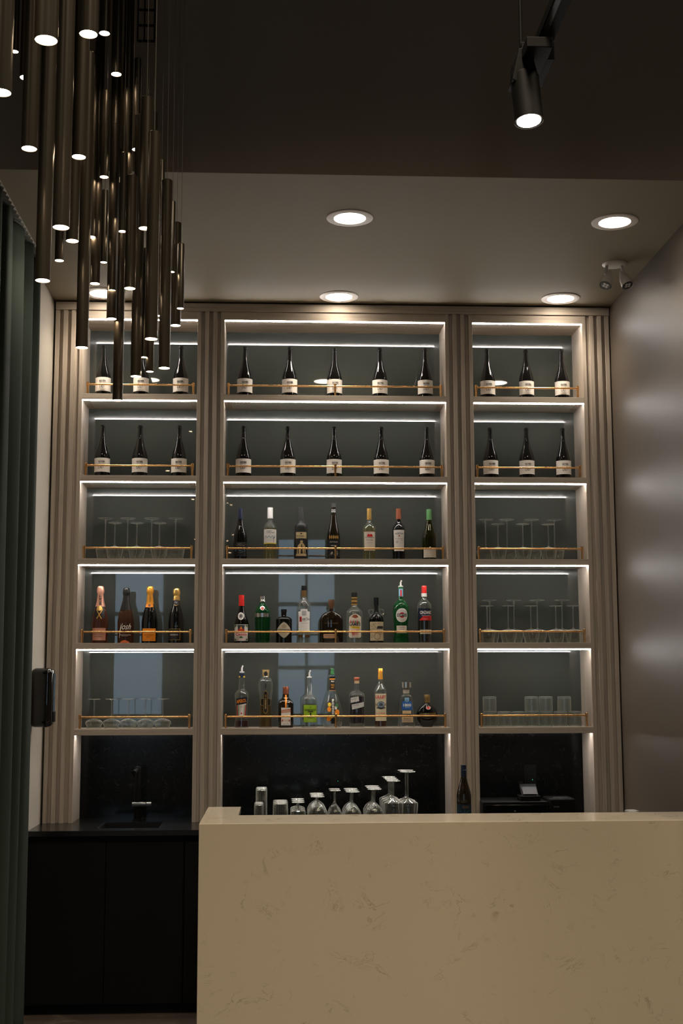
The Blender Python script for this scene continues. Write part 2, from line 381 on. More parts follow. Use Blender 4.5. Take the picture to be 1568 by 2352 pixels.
# ------------------------------------------------------------------ curtain
u = thing('curtain', 'long dark green pleated curtain hanging at far left', 'curtain', (-1.742, -0.92, FLOOR+0.01))
q = MB(); vs = []; fs = []; ny = 150; nz = 34; y1 = -1.19; zt = CEIL-FLOOR-0.06
for i in range(ny+1):
    t = i/ny
    for j in range(nz+1):
        z = zt*j/nz; s = j/nz
        ph = t*2*PI*4.6+0.9+0.4*math.sin(3*t+2.0*s); amp = 0.026+0.018*(1-s)**0.6
        vs.append((0.014+amp*math.sin(ph)+0.006*math.sin(2.3*ph+s*2), t*y1+0.012*math.sin(ph*2), z))
for i in range(ny):
    for j in range(nz):
        a = i*(nz+1)+j; fs.append((a, a+1, a+nz+2, a+nz+1))
q.add(vs, fs, CURT); o = q.build('drape', u)
so = o.modifiers.new('thick', 'SOLIDIFY'); so.thickness = 0.003
q = MB(); q.box((-0.012, y1, zt+0.025), (0.03, 0.0, zt+0.05), WHITEP); q.build('track', u, smooth=False)
q = MB()
for i in range(19):
    yy = y1*(i+0.5)/19; q.tube((0.045, yy+0.02, zt+0.004), (0.0, yy-0.012, zt+0.022), 0.009, C('carrier_grey', (0.20, 0.22, 0.21)), 8)
q.build('carriers', u)

# ------------------------------------------------------------------ ceiling lights
DN = ['round recessed ceiling light above the middle shelves, near the wall', 'round recessed ceiling light above the right shelves, near the wall',
      'round recessed ceiling light nearest the viewer in the middle of ceiling', 'round recessed ceiling light at far right near the wall with taupe paint',
      'round recessed ceiling light half hidden behind chandelier tubes', 'round recessed ceiling light behind the chandelier near the curtain']
for k, (x, y) in enumerate(DOWN):
    u = thing('ceiling_light', DN[k], 'ceiling light', (x, y, CEIL), 'recessed ceiling lights')
    q = MB(); q.lathe([(-0.001, 0.082), (-0.006, 0.084), (-0.008, 0.112), (-0.004, 0.122), (0.0, 0.123)], TRIMW, 40, capb=False, capt=False); q.build('trim_ring', u)
    q = MB(); q.lathe([(-0.0035, 0.0835), (-0.0005, 0.0835)], DISCM, 40); q.build('lens', u)

# twin-head emergency light
em = on_z(1411, 606, CEIL)
u = thing('emergency_light', 'small white twin-head spotlight on the ceiling at right', 'spotlight', (em.x, em.y, CEIL))
q = MB(); q.lathe([(0, 0.072), (-0.004, 0.072), (-0.010, 0.066), (-0.012, 0.05)], WHITEP, 32); q.build('ceiling_plate', u)
for s, hx, tip in ((-1, -0.045, Vector((-0.066, -0.03, -0.142))), (1, 0.04, Vector((0.064, -0.035, -0.142)))):
    q = MB(); q.tube((hx, 0, -0.008), (hx+0.012*s, 0.0, -0.065), 0.009, WHITEP, 12); q.build('arm', u)
    base = Vector((hx+0.012*s+(-0.012 if s > 0 else 0.034), 0.015, -0.040)); d = (tip-base).normalized(); L_ = (tip-base).length
    q = MB(); q.tube(base, base+d*L_*0.55, 0.010, WHITEP, 20, r2=0.031); q.tube(base+d*L_*0.55, tip, 0.031, WHITEP, 20, r2=0.036, cap=False)
    hd = q.build('lamp_head', u)
    q = MB(); q.tube(tip-d*0.006, tip-d*0.003, 0.030, mat('dark_lens', (0.05, 0.05, 0.05), 0.2), 20)
    for a in range(4):
        e = d.cross(Vector((0, 1, 0))).normalized(); e2 = d.cross(e)
        c_ = tip+e*0.012*math.cos(a*PI/2+0.78)+e2*0.012*math.sin(a*PI/2+0.78); q.tube(c_-d*0.004, c_-d*0.001, 0.008, WHITEP, 12)
    q.build('lens', hd)

# track spotlight, track and rod
zt = 4.09
u = thing('track_rail', 'black ceiling track with hanging rod, upper right', 'track', (0.617, -3.42, zt))
q = MB(); q.box((-0.031, -2.6, -0.012), (0.031, 0.02, 0.022), BLK); q.box((-0.026, -2.6, -0.016), (-0.006, 0.02, -0.012), mat('dark_grey_metal', (0.02, 0.02, 0.02), 0.4)); q.build('rail', u, smooth=False)
q = MB(); q.tube((-0.072, -0.08, -0.05), (-0.072, -0.08, HIGH-zt), 0.0068, BLK, 12); q.build('rod', u)
u = thing('track_spotlight', 'black cylindrical track spotlight glowing at upper right', 'spotlight', (0.575, -3.55, 3.95))
q = MB(); q.box((-0.048, -0.05, 0.055), (0.075, 0.18, 0.122), BLK); q.box((-0.05, -0.16, 0.045), (0.045, 0.12, 0.085), BLK)
q.poly([(-0.086, -0.03), (-0.06, 0.09), (-0.02, 0.10), (0.01, -0.01), (-0.05, -0.05)], -0.06, 0.10, BLK); q.build('adapter', u, smooth=False, bevel=0.003)
ax = Vector((0.05, -0.12, -1)).normalized(); b0 = Vector((-0.034, -0.02, -0.005)); b1 = b0+ax*0.182
q = MB(); q.tube(b0-ax*0.012, b0, 0.046, BLK, 36, r2=0.053); q.tube(b0, b1, 0.053, BLK, 36, cap=False); q.tube(b1-ax*0.008, b1-ax*0.006, 0.052, BLK, 36); hd = q.build('lamp_body', u)
q = MB(); q.tube(b1-ax*0.005, b1-ax*0.002, 0.044, DISCM, 36); q.build('lens', hd)
hl = Vector((0.575, -3.55, 3.95))+b1+ax*0.01
lamp('track_beam', 'SPOT', hl, 25, WARM, rot=ax.to_track_quat('-Z', 'Y').to_euler(), spot_size=1.0, spot_blend=0.8, shadow_soft_size=0.03)

# ------------------------------------------------------------------ chandelier
# x, y of the lit end, its width, length of the tube in the picture (0 = long)
PT = [(106,93,62,0),(203,79,50,0),(240,77,29,0),(34,119,20,0),(60,179,34,0),(3,213,54,0),(267,171,28,0),(106,308,32,0),(67,342,42,0),(181,361,38,0),
      (313,344,24,212),(239,407,23,202),(288,492,27,0),(140,523,45,0),(332,525,32,305),(281,532,21,182),(209,545,25,430),(166,554,34,0),(136,599,24,0),
      (238,603,18,167),(394,625,16,163),(98,645,40,0),(218,652,26,0),(298,663,30,261),(257,668,22,387),(414,709,19,149),(366,726,17,361),(256,733,27,0),
      (403,748,27,236),(347,779,34,480),(188,799,33,0),(331,821,17,250),(377,846,30,434),(344,854,20,0),(312,865,29,0),(270,920,27,0)]
u = thing('chandelier', 'large cluster chandelier of slim dark metal tubes with glowing ends', 'chandelier', (-1.0, -4.0, HIGH))
q = MB(); q.lathe([(0, 0.75), (-0.04, 0.75), (-0.045, 0.73)], BLK, 48); q.build('canopy', u)
org = Vector((-1.0, -4.0, HIGH))
for x, y, wd, Lp in PT:
    wt = wd*0.87; D = min(5.66, max(2.6, 2967.8*0.046/wt))
    if wd < 22: D = 5.45
    d = _fw+RT*((x-784)/F_PX)-UP*((y-1176)/F_PX); P = CAM+d*(D/1.0)
    if P.y > YB-0.12: P = CAM+d*((YB-0.12-CAM.y)/d.y); D = (P-CAM).dot(_fw)
    r = wt*D/F_PX/2; L_ = (Lp*D/F_PX*1.04) if Lp else 1.15
    P = P-org
    if P.z+L_ > -0.12: L_ = -0.12-P.z
    q = MB(); q.lathe([(0.0, r*0.93), (0.0, r), (L_-0.004, r), (L_, r*0.8)], TUBE, 24, P, capb=False); tb = q.build('pendant_tube', u)
    q = MB(); q.lathe([(0.002, r*0.95), (0.005, r*0.95)], PENDL, 24, P); q.build('lamp_lens', tb)
    q = MB(); q.tube(P+Vector((0, 0, L_)), (P.x, P.y, -0.04), 0.0011, CABLE, 6); q.build('cable', tb)
fr = on_y(330, 60, -2.5)-org
q = MB()
for dx in (-0.03, 0.0, 0.045): q.box((fr.x+dx, fr.y, fr.z-0.07), (fr.x+dx+0.006, fr.y+0.01, -0.04), BLK)
for k in range(4): q.box((fr.x-0.03, fr.y+0.01, fr.z-0.07+k*0.075), (fr.x+0.05, fr.y+0.016, fr.z-0.06+k*0.075), BLK)
q.build('wire_bracket', u, smooth=False)

# ------------------------------------------------------------------ wall dispenser
u = thing('soap_dispenser', 'glossy black dispenser on the pale wall by the curtain', 'dispenser', (XL, -0.40, 1.475))
q = MB(); q.box((0, -0.065, 0), (0.132, 0.065, 0.34), BLKG); q.build('housing', u, bevel=0.035, seg=6)
q = MB(); q.box((0.132, -0.035, 0.03), (0.136, 0.035, 0.09), BLK); q.build('push_bar', u, smooth=False, bevel=0.001)
q = MB(); q.tube((0.128, 0.02, 0.178), (0.135, 0.02, 0.178), 0.004, CHROME, 12); q.build('lock', u)
# ------------------------------------------------------------------ lettering and labels
_tc = {}
def text_verts(s, bold=0.0, shear=0.0):
    key = (s, bold, shear)
    if key in _tc: return _tc[key]
    cu = bpy.data.curves.new('t', 'FONT'); cu.body = s; cu.size = 1; cu.align_x = 'CENTER'; cu.offset = bold; cu.shear = shear; cu.resolution_u = 3
    ob = bpy.data.objects.new('t', cu); COL.objects.link(ob)
    bpy.context.view_layer.update()
    me = bpy.data.meshes.new_from_object(ob.evaluated_get(bpy.context.evaluated_depsgraph_get()))
    vs = [(v.co.x, v.co.y) for v in me.vertices]; fs = [tuple(p.vertices) for p in me.polygons]
    bpy.data.objects.remove(ob); bpy.data.curves.remove(cu); bpy.data.meshes.remove(me)
    xs = [v[0] for v in vs]; ys = [v[1] for v in vs]; x0, x1, y0, y1 = min(xs), max(xs), min(ys), max(ys)
    vs = [((x-(x0+x1)/2)/(x1-x0), (y-(y0+y1)/2)/(y1-y0)) for x, y in vs]
    _tc[key] = (vs, fs); return _tc[key]

class Surf:                              # front surface of a bottle: maps (x, z) on a label to 3-D
    def __init__(s, prof, sy=1.0, flat=None): s.p = sorted(prof); s.sy = sy; s.flat = flat
    def r(s, z):
        p = s.p
        if z <= p[0][0]: return p[0][1]
        for (a, ra), (b, rb) in zip(p, p[1:]):
            if z <= b: return ra if b == a else ra+(rb-ra)*(z-a)/(b-a)
        return p[-1][1]
    def at(s, x, z, off):
        if s.flat is not None: return (x, -s.flat-off, z)
        R = max(s.r(z), 0.004); t = max(-1.5, min(1.5, x/R)) if s.sy == 1 else math.asin(max(-0.97, min(0.97, x/R)))
        return ((R+off)*math.sin(t), -(R*s.sy+off)*math.cos(t), z)
def patch(q, sf, pts, M, off):           # filled outline; pts in (x, z); fan of strips following the curve
    xs = [p[0] for p in pts]; x0, x1 = min(xs), max(xs); n = max(2, int((x1-x0)/0.004)); n = min(n, 28)
    n_ = len(pts)
    def span(x):
        zs = []
        for i in range(n_):
            (ax, az), (bx_, bz_) = pts[i], pts[(i+1) % n_]
            if (ax <= x <= bx_ or bx_ <= x <= ax) and ax != bx_: zs.append(az+(bz_-az)*(x-ax)/(bx_-ax))
            elif ax == bx_ == x: zs += [az, bz_]
        return (min(zs), max(zs)) if zs else (0, 0)
    vs = []; fs = []; K = 4
    for i in range(n+1):
        x = x0+(x1-x0)*i/n; x = min(max(x, x0+1e-6), x1-1e-6); a, b = span(x)
        for k in range(K+1): vs.append(sf.at(x, a+(b-a)*k/K, off))
    for i in range(n):
        for k in range(K):
            o = i*(K+1)+k; fs.append((o, o+K+1, o+K+2, o+1))
    q.add(vs, fs, M)
def rect(x0, x1, z0, z1): return [(x0, z0), (x1, z0), (x1, z1), (x0, z1)]
def ell(cx, cz, rx, rz, n=20): return [(cx+rx*math.cos(2*PI*i/n), cz+rz*math.sin(2*PI*i/n)) for i in range(n)]
def words(q, sf, s, cx, cz, wd, ht, M, off=0.0016, bold=0.0, rot=0.0, shear=0.0):
    vs, fs = text_verts(s, bold, shear); c, sn = math.cos(rot), math.sin(rot)
    out = []
    for x, y in vs:
        X, Y = x*wd, y*ht; out.append(sf.at(cx+X*c-Y*sn, cz+X*sn+Y*c, off))
    q.add(out, fs, M)

def label_build(q, name, u):             # a label on the neck is a part apart from the one on the body
    iv = sorted((min(q.v[i][2] for i in f), max(q.v[i][2] for i in f), k) for k, f in enumerate(q.f))
    groups = []; hi = -9
    for a, b, k in iv:
        if a > hi+0.0035: groups.append([])
        groups[-1].append(k); hi = max(hi, b)
    for g in groups:
        o = MB()
        for M in q.mats: o.mi(M)
        idx = {}
        for k in g:
            f = []
            for i in q.f[k]:
                if i not in idx: idx[i] = len(o.v); o.v.append(q.v[i])
                f.append(idx[i])
            o.f.append(tuple(f)); o.m.append(q.m[k])
        o.build(name if g is groups[0] else 'neck_label', u)
XO = {'c1': (500, 5.6), 'c2': (780, 5.6), 'l': (160, 4.9), 'r': (1070, 4.9)}
def spot_x(crop, cx, ypx, Y):
    o, s = XO[crop]; return on_y(o+cx/s, ypx, Y).x
# a bottle is described by its outline: (height below the crop line y, half width) in one common unit
def outline(pr, yB, U): return [((yB-y)*U, h*U) for y, h in pr]
def bottle(name, label, cat, x, Y, z, pr, yB, U, M, group, sy=1.0, n=30, box=False):
    u = thing(name, label, cat, (x, Y, z), group)
    P = sorted(outline(pr, yB, U))
    P = [(0.0, P[0][1]*0.88), (0.003, P[0][1]*0.985)]+[p for p in P if p[0] > 0.004]
    q = MB()
    if box:
        vs = []; fs = []; nn = 24
        for zz, r in P:
            for i in range(nn):
                a = 2*PI*(i+0.5)/nn; ca, sa = math.cos(a), math.sin(a); e = 0.32 if r > 0.022 else 1.0
                vs.append((r*math.copysign(abs(ca)**e, ca), sy*r*math.copysign(abs(sa)**e, sa) if r > 0.022 else r*sa, zz))
        for j in range(len(P)-1):
            for i in range(nn):
                k = (i+1) % nn; fs.append((j*nn+i, j*nn+k, (j+1)*nn+k, (j+1)*nn+i))
        fs += [tuple(range(nn))[::-1], tuple((len(P)-1)*nn+i for i in range(nn))]
        q.add(vs, fs, M)
    else:
        if sy != 1:
            # oval body, round neck
            vs = []; fs = []; nn = 30
            for zz, r in P:
                f = sy+(1-sy)*max(0, min(1, (0.045-r)/0.027))
                for i in range(nn):
                    a = 2*PI*i/nn; vs.append((r*math.cos(a), f*r*math.sin(a), zz))
            for j in range(len(P)-1):
                for i in range(nn):
                    k = (i+1) % nn; fs.append((j*nn+i, j*nn+k, (j+1)*nn+k, (j+1)*nn+i))
            fs += [tuple(range(nn))[::-1], tuple((len(P)-1)*nn+i for i in range(nn))]
            q.add(vs, fs, M)
        else: q.lathe(P, M, n)
    q.build('glass_body', u)
    return u, Surf(P, sy, None)
def ring(u, nm, pr, yB, U, M, grow=0.0008, n=26):
    P = sorted(outline(pr, yB, U)); P = [(a, b+grow) for a, b in P]
    q = MB(); q.lathe(P, M, n); return q.build(nm, u)
def liquid(u, sf, z1, M, sy=1.0, z0=0.006, n=26, flat=1.0):
    k = 8; P = [(z0+(z1-z0)*i/k, max(0.002, sf.r(z0+(z1-z0)*i/k)-0.003)) for i in range(k+1)]
    q = MB(); q.lathe(P, M, n, sy=sy); return q.build('liquid', u)
PSPOUT = mat('pour_spout_metal', (0.62, 0.61, 0.58), 0.3, 0.4)
def pourer(u, y0, y1, yB, U):
    z0 = (yB-y1)*U; z1 = (yB-y0)*U; h = z1-z0
    q = MB(); q.lathe([(z0, 0.014), (z0+0.006, 0.0165), (z0+0.010, 0.013), (z0+0.012, 0.006), (z1-h*0.25, 0.0055)], PSPOUT, 18)
    q.tube((0, 0, z1-h*0.3), (0.006, -0.004, z1), 0.0052, PSPOUT, 10); q.tube((0, 0, z1-h*0.25), (-0.006, 0, z1-0.003), 0.0022, BLK, 8)
    q.build('pour_spout', u)

# ------------------------------------------------------------------ the identical dark bottles on the two top shelves
CW = [(0,.044),(.004,.0485),(.10,.0489),(.115,.0475),(.129,.0446),(.156,.0376),(.183,.028),(.215,.0204),(.236,.0165),(.279,.0145),(.2905,.014),(.293,.017),(.298,.0168),(.301,.0135),(.3065,.0135)]
CW = [(a if a < .05 else a+.024+.007*(a-.05)/.25, b) for a, b in CW]
NB = 'identical dark wine bottles with off-white sketch labels'
b0 = thing('wine_bottle', 'x', 'bottle', (0, 0, 0), NB)
q = MB(); q.lathe(CW, DARKG, 32); q.build('glass_body', b0)
q = MB(); q.lathe([(.3322, .0142), (.3395, .0142), (.341, .0128)], C('dark_crown_cap', (0.03, 0.03, 0.03), 0.2, 0.8), 20); q.build('crown_cap', b0)
sf = Surf(CW); q = MB(); patch(q, sf, rect(-.0489*1.5, .0489*1.5, .033, .1225), WHITE, 0.0005)
rnd = random.Random(3)
for i, ch in enumerate('GUVER'):
    words(q, sf, ch, -.0165+i*.0083, .0985, .0068, .012, INK, bold=0.06)
for i in range(5): q_ = -.0185+i*.0083; patch(q, sf, rect(q_, q_+.0065, .089, .0905), INK, 0.0013)
for i, ch in enumerate('LAZ'): words(q, sf, ch, -.015+i*.0085, .062, .0068, .016, INK, bold=0.02)
for i in range(16):
    x_ = -.020+rnd.random()*.043; z_ = .053+rnd.random()*.026; hh = .004+rnd.random()*.012
    patch(q, sf, rect(x_, x_+.0007+rnd.random()*.0010, z_, min(z_+hh, .084)), INK if rnd.random() < .6 else GREY, 0.0012)
words(q, sf, 'y', .013, .074, .007, .011, INK, bold=0.02)
label_build(q, 'paper_label', b0)
rows = [(1, [[237, 324, 415], [562, 665, 768, 872, 976], [1119, 1208, 1290]], 870), (2, [[235, 321, 411], [559, 661, 767, 875, 980], [1126, 1209, 1293]], 1050)]
ORD = {3: ['leftmost', 'middle', 'rightmost'], 5: ['leftmost', 'second from left', 'middle', 'second from right', 'rightmost']}
first = True
for j, cols_, yp in rows:
    for k, xs_ in enumerate(cols_):
        for i, xp in enumerate(xs_):
            o = b0 if first else dup(b0); first = False
            o.location = (on_y(xp, yp, 0.115).x, 0.115, TOP[j]); o.rotation_euler = (0, 0, 0.05+0.02*((i*7+k*3+j) % 5-2))
            o['label'] = 'dark bottle, off-white sketch label, %s of %s on %s shelf, %s niche' % (ORD[len(xs_)][i], {3: 'three', 5: 'five'}[len(xs_)], ['uppermost', 'second-highest'][j-1], WHERE[k])

G3, G4, G5, GL = 'wine bottles on the middle shelf', 'spirit bottles on the fourth shelf', 'spirit bottles on the lowest shelf', 'sparkling wine bottles in the left niche'
U3, U4, U5, UL, YS = .000492, .000489, .000484, .00056, 0.12
def wx(crop, cx, y): return spot_x(crop, cx, y, YS)
T3, T4, T5 = TOP[3], TOP[4], TOP[5]
# ---- middle shelf, centre (base line 941)
BURG = lambda cx0, top: [(941,90),(680,90),(620,85),(560,72),(500,52),(450,41),(400,34),(top+60,30),(top,29)]
u, sf = bottle('wine_bottle', 'dark wine bottle with blue capsule and blue-patterned black label, far left of centre middle shelf', 'bottle', wx('c1', 288, 1240), YS, T3, BURG(0, 268), 941, U3, DARKG, G3)
ring(u, 'capsule', [(268,29),(325,30),(330,31),(410,35)], 941, U3, NAVY)
q = MB(); z = lambda y: (941-y)*U3
patch(q, sf, rect(-.06, .06, z(895), z(712)), BLKP, .0004); words(q, sf, 'HENRY', -.002, z(737), .030, .009, GREY); words(q, sf, 'of PELHAM', .003, z(757), .050, .008, GREY)
for i in range(14): a = -.034+rnd.random()*.066; b_ = z(850)+rnd.random()*.022; patch(q, sf, rect(a, a+.004+rnd.random()*.006, b_, b_+.003), TEAL if i % 3 else SKY, .0012)
words(q, sf, 'PINOT NOIR', 0, z(848), .018, .003, WHITE); label_build(q, 'paper_label', u)
CL = lambda top: [(941,84),(540,84),(515,80),(490,70),(465,54),(443,36),(425,28),(395,27),(top,27)]
u, sf = bottle('wine_bottle', 'clear white wine bottle with white cap and blue tree label on middle shelf', 'bottle', wx('c1', 672, 1240), YS, T3, CL(262), 941, U3, GLBOT, G3)
ring(u, 'screw_cap', [(255,34),(312,35),(313,34),(398,35)], 941, U3, WCAP); liquid(u, sf, z(520), liq('pale_wine', (0.80, 0.74, 0.40)))
q = MB(); patch(q, sf, rect(-.05, .05, z(730), z(545)), WHITE, .0005); patch(q, sf, rect(-.05, .05, z(732), z(722)), YEL, .0009)
words(q, sf, 'HENRY', -.006, z(568), .034, .008, INK); words(q, sf, 'of PELHAM', .002, z(588), .052, .009, INK)
for i in range(16): a = -.036+i*.0044; b_ = z(648)+.006*math.sin(i*1.3); patch(q, sf, rect(a, a+.006, b_, b_+.003+.002*(i % 2)), SKY, .0012)
for i in range(5): patch(q, sf, rect(.022+i*.0008, .0245+i*.0008, z(718)+i*.008, z(718)+i*.008+.010), NAVY, .0012)
for i in range(4): patch(q, sf, rect(.018+i*.004, .024+i*.004, z(665)+i*.002, z(660)+i*.002), NAVY, .0012)
words(q, sf, 'SAUVIGNON BLANC', .002, z(686), .036, .003, GREY); label_build(q, 'paper_label', u)
BX = lambda top: [(941,85),(520,85),(490,82),(465,68),(443,44),(428,33),(top,31)]
u, sf = bottle('wine_bottle', 'matt black wine bottle with tan portrait label, third from left on centre middle shelf', 'bottle', wx('c1', 1071, 1240), YS, T3, BX(250), 941, U3, MATTE, G3)
ring(u, 'capsule', [(243,31),(262,32),(264,30),(425,34)], 941, U3, GREYC)
q = MB(); patch(q, sf, rect(-.038, .038, z(890), z(662)), BLKP, .0006); patch(q, sf, rect(-.038, .038, z(662), z(580)), TAN, .0007); patch(q, sf, rect(-.038, .038, z(890), z(864)), TAN, .0009)
words(q, sf, '19 crimes', -.006, z(630), .046, .009, INK, bold=.02); patch(q, sf, ell(0, z(600), .006, .005), INK, .0012); words(q, sf, 'RED WINE BLEND', .006, z(645), .050, .003, GREY)
patch(q, sf, ell(.002, z(704), .0095, .0125), TAN, .0012); patch(q, sf, [(-.030, z(864)), (-.024, z(760)), (-.006, z(722)), (.012, z(722)), (.028, z(765)), (.030, z(864))], TAN, .0010)
patch(q, sf, [(-.009, z(692)), (-.006, z(676)), (.010, z(674)), (.012, z(696)), (.006, z(688))], INK, .0016)
patch(q, sf, [(-.004, z(860)), (-.001, z(740)), (.006, z(740)), (.010, z(860))], BLKP, .0016); patch(q, sf, rect(-.022, -.016, z(860), z(800)), BLKP, .0016); patch(q, sf, rect(.018, .023, z(860), z(800)), BLKP, .0016); label_build(q, 'paper_label', u)
u, sf = bottle('wine_bottle', 'dark tapering bottle with gold ovals, standing behind centre rail post of middle shelf', 'bottle', wx('c1', 1488, 1240), YS, T3, [(941,84),(640,84),(600,81),(560,74),(480,55),(400,40),(330,33),(250,31),(200,30)], 941, U3, DARKB, G3)
ring(u, 'screw_cap', [(195,31),(250,32)], 941, U3, GREYC)
q = MB(); patch(q, sf, rect(-.024, .024, z(322), z(270)), BLKP, .0005); words(q, sf, 'FLAT', 0, z(283), .026, .009, WHITE, bold=.03); words(q, sf, 'ROCK', 0, z(306), .028, .009, WHITE, bold=.03)
for i in (-2, -1, 0, 1, 2): patch(q, sf, ell(i*.0135, z(645), .006, .0125), GOLD, .0008)
patch(q, sf, rect(-.05, .05, z(905), z(680)), BLKP, .0005); words(q, sf, 'FLAT ROCK', 0, z(708), .052, .007, WHITE, bold=.02); words(q, sf, 'RIESLING', 0, z(755), .034, .006, WHITE)
for i in range(26): a = -.036+rnd.random()*.068; b_ = z(885)+rnd.random()*.030; patch(q, sf, [(a, b_), (a+.006, b_+.003), (a+.005, b_+.005), (a-.001, b_+.002)], WHITE, .0012)
patch(q, sf, ell(-.012, z(845), .0045, .006), WHITE, .0013); label_build(q, 'paper_label', u)
CL2 = [(941,84),(560,84),(515,80),(490,68),(465,50),(443,34),(425,26),(410,25),(268,25)]
u, sf = bottle('wine_bottle', 'pale white wine bottle with gold capsule and ornate cream label', 'bottle', wx('c2', 380, 1240), YS, T3, CL2, 941, U3, GLBOT, G3)
ring(u, 'capsule', [(262,28),(290,29),(292,27),(410,30)], 941, U3, GOLD); liquid(u, sf, z(495), liq('pale_wine', (0.80, 0.74, 0.40)))
q = MB(); patch(q, sf, rect(-.0405, .0405, z(816), z(572)), CREAM, .0005)
for s in (-1, 1):
    for i in range(9): patch(q, sf, ell(s*.038, z(800)+i*.0128, .0012, .004, 8), INK, .0012)
for i in range(9): patch(q, sf, ell(-.032+i*.008, z(579), .003, .0013, 8), RED, .0012); patch(q, sf, ell(-.032+i*.008, z(806), .003, .0015, 8), RED, .0012)
patch(q, sf, [(-.018, z(638)), (-.016, z(610)), (-.006, z(600)), (0, z(615)), (.006, z(600)), (.016, z(608)), (.020, z(638))], RED, .0011)
words(q, sf, 'Santa Margherita', 0, z(648), .060, .009, INK, shear=.3, bold=.01); words(q, sf, 'Pinot Grigio', 0, z(682), .045, .010, INK, shear=.4)
words(q, sf, 'VALDADIGE', 0, z(718), .036, .004, GREY); words(q, sf, '2019', 0, z(750), .008, .004, INK); label_build(q, 'paper_label', u)
u, sf = bottle('wine_bottle', 'dark red wine bottle with copper cap and plain white label', 'bottle', wx('c2', 757, 1240), YS, T3, [(941,82),(545,84),(515,80),(490,70),(465,52),(445,36),(425,31),(270,29)], 941, U3, DARKG, G3)
ring(u, 'screw_cap', [(262,31),(310,32),(314,31),(318,32),(402,33)], 941, U3, COPPER)
q = MB(); patch(q, sf, [(-.0395, z(548)), (-.0375, z(823)), (.0375, z(823)), (.0395, z(548))], WHITE, .0005)
words(q, sf, 'NORTON', 0, z(597), .050, .011, INK, bold=.01); words(q, sf, 'BODEGA', 0, z(577), .026, .003, GREY); patch(q, sf, ell(0, z(626), .006, .006), C('copper_seal', (0.55, 0.14, 0.05)), .0012)
words(q, sf, 'Barrel Select', 0, z(662), .050, .006, COPPER, shear=.3); words(q, sf, 'MALBEC', .014, z(686), .014, .004, INK); patch(q, sf, ell(-.015, z(706), .010, .010), C('faint_print', (0.55, 0.50, 0.48)), .0012)
words(q, sf, 'MENDOZA', .016, z(717), .022, .004, GREY); words(q, sf, '2018', 0, z(746), .008, .003, GREY); label_build(q, 'paper_label', u)
u, sf = bottle('wine_bottle', 'olive wine bottle with green cap, far right of centre middle shelf', 'bottle', wx('c2', 1150, 1240), YS, T3, [(941,97),(660,95),(600,86),(540,70),(480,50),(430,38),(405,34),(280,30)], 941, U3, OLIVEG, G3)
ring(u, 'screw_cap', [(270,32),(326,33),(330,32),(408,34)], 941, U3, GRN); liquid(u, sf, z(455), liq('olive_wine', (0.10, 0.10, 0.02)))
q = MB(); patch(q, sf, [(-.0465, z(906)), (.0465, z(906)), (.0465, z(790)), (.010, z(786)), (0, z(762)), (-.010, z(786)), (-.0465, z(790))], CREAM, .0005)
words(q, sf, 'CLOUDY BAY', 0, z(820), .075, .008, GREY); words(q, sf, 'SAUVIGNON BLANC', 0, z(886), .055, .0035, GREY); label_build(q, 'paper_label', u)

# ---- fourth shelf, centre (base line 945)
z = lambda y: (945-y)*U4
u, sf = bottle('liqueur_bottle', 'black bottle with red capsule, round seal and white green-cornered label', 'bottle', wx('c1', 303, 1420), YS, T4, [(945,98),(720,100),(690,96),(650,88),(600,70),(550,53),(500,40),(465,36),(330,32)], 945, U4, DARKG, G4)
ring(u, 'capsule', [(325,32),(335,34),(372,34),(374,32),(465,35)], 945, U4, RED)
q = MB(); patch(q, sf, ell(-.002, z(598), .0205, .024), WHITE, .0008); patch(q, sf, ell(-.002, z(598), .013, .016), GREY, .0012); patch(q, sf, ell(-.002, z(596), .006, .006), NAVY, .0016)
patch(q, sf, rect(-.050, .050, z(915), z(706)), WHITE, .0005)
for s in (-1, 1): patch(q, sf, [(s*.046, z(712)), (s*.030, z(712)), (s*.044, z(760))], DGRN, .0011); patch(q, sf, [(s*.046, z(908)), (s*.028, z(908)), (s*.045, z(870))], DGRN, .0011)
patch(q, sf, [(-.021, z(785)), (-.021, z(712)), (.021, z(712)), (.021, z(785))], C('slate_print', (0.05, 0.07, 0.09)), .0010); patch(q, sf, [(-.021, z(787)), (-.021, z(765)), (.021, z(765)), (.021, z(787))], RED, .0013); patch(q, sf, [(-.010, z(770)), (0, z(722)), (.010, z(770))], ORANGE, .0013)
words(q, sf, 'Cassis', 0, z(830), .074, .017, RED, bold=.02); words(q, sf, 'de BOURGOGNE', 0, z(898), .050, .004, RED); patch(q, sf, [(-.014, z(880)), (0, z(852)), (.014, z(880))], DGRN, .0012); label_build(q, 'paper_label', u)
u, sf = bottle('gin_bottle', 'green ribbed gin bottle with silver cap and silver waistband', 'bottle', wx('c1', 575, 1420), YS, T4, [(945,80),(860,84),(700,92),(612,96),(560,98),(535,97),(510,89),(480,70),(455,50),(435,36),(415,31),(350,30)], 945, U4, GREENG, G4)
ring(u, 'cap', [(340,31),(385,33),(388,30),(392,33),(415,33)], 945, U4, SILVER); ring(u, 'metal_band', [(560,97),(610,97)], 945, U4, SILVER, 0.0012)
q = MB()
for i in range(16):
    a = 2*PI*i/16; q.tube((.0415*math.cos(a), .0415*math.sin(a), .012), (.0462*math.cos(a), .0462*math.sin(a), z(615)), .0035, GREENG, 6)
q.build('ribs', u)
q = MB(); patch(q, sf, ell(0, z(497), .014, .014), SILVER, .0010); patch(q, sf, ell(0, z(497), .0105, .0105), RED, .0014); words(q, sf, '10', 0, z(497), .009, .010, WHITE, off=.002); words(q, sf, 'LONDON DRY', 0, z(585), .06, .008, GREY, off=.002); label_build(q, 'seal', u)
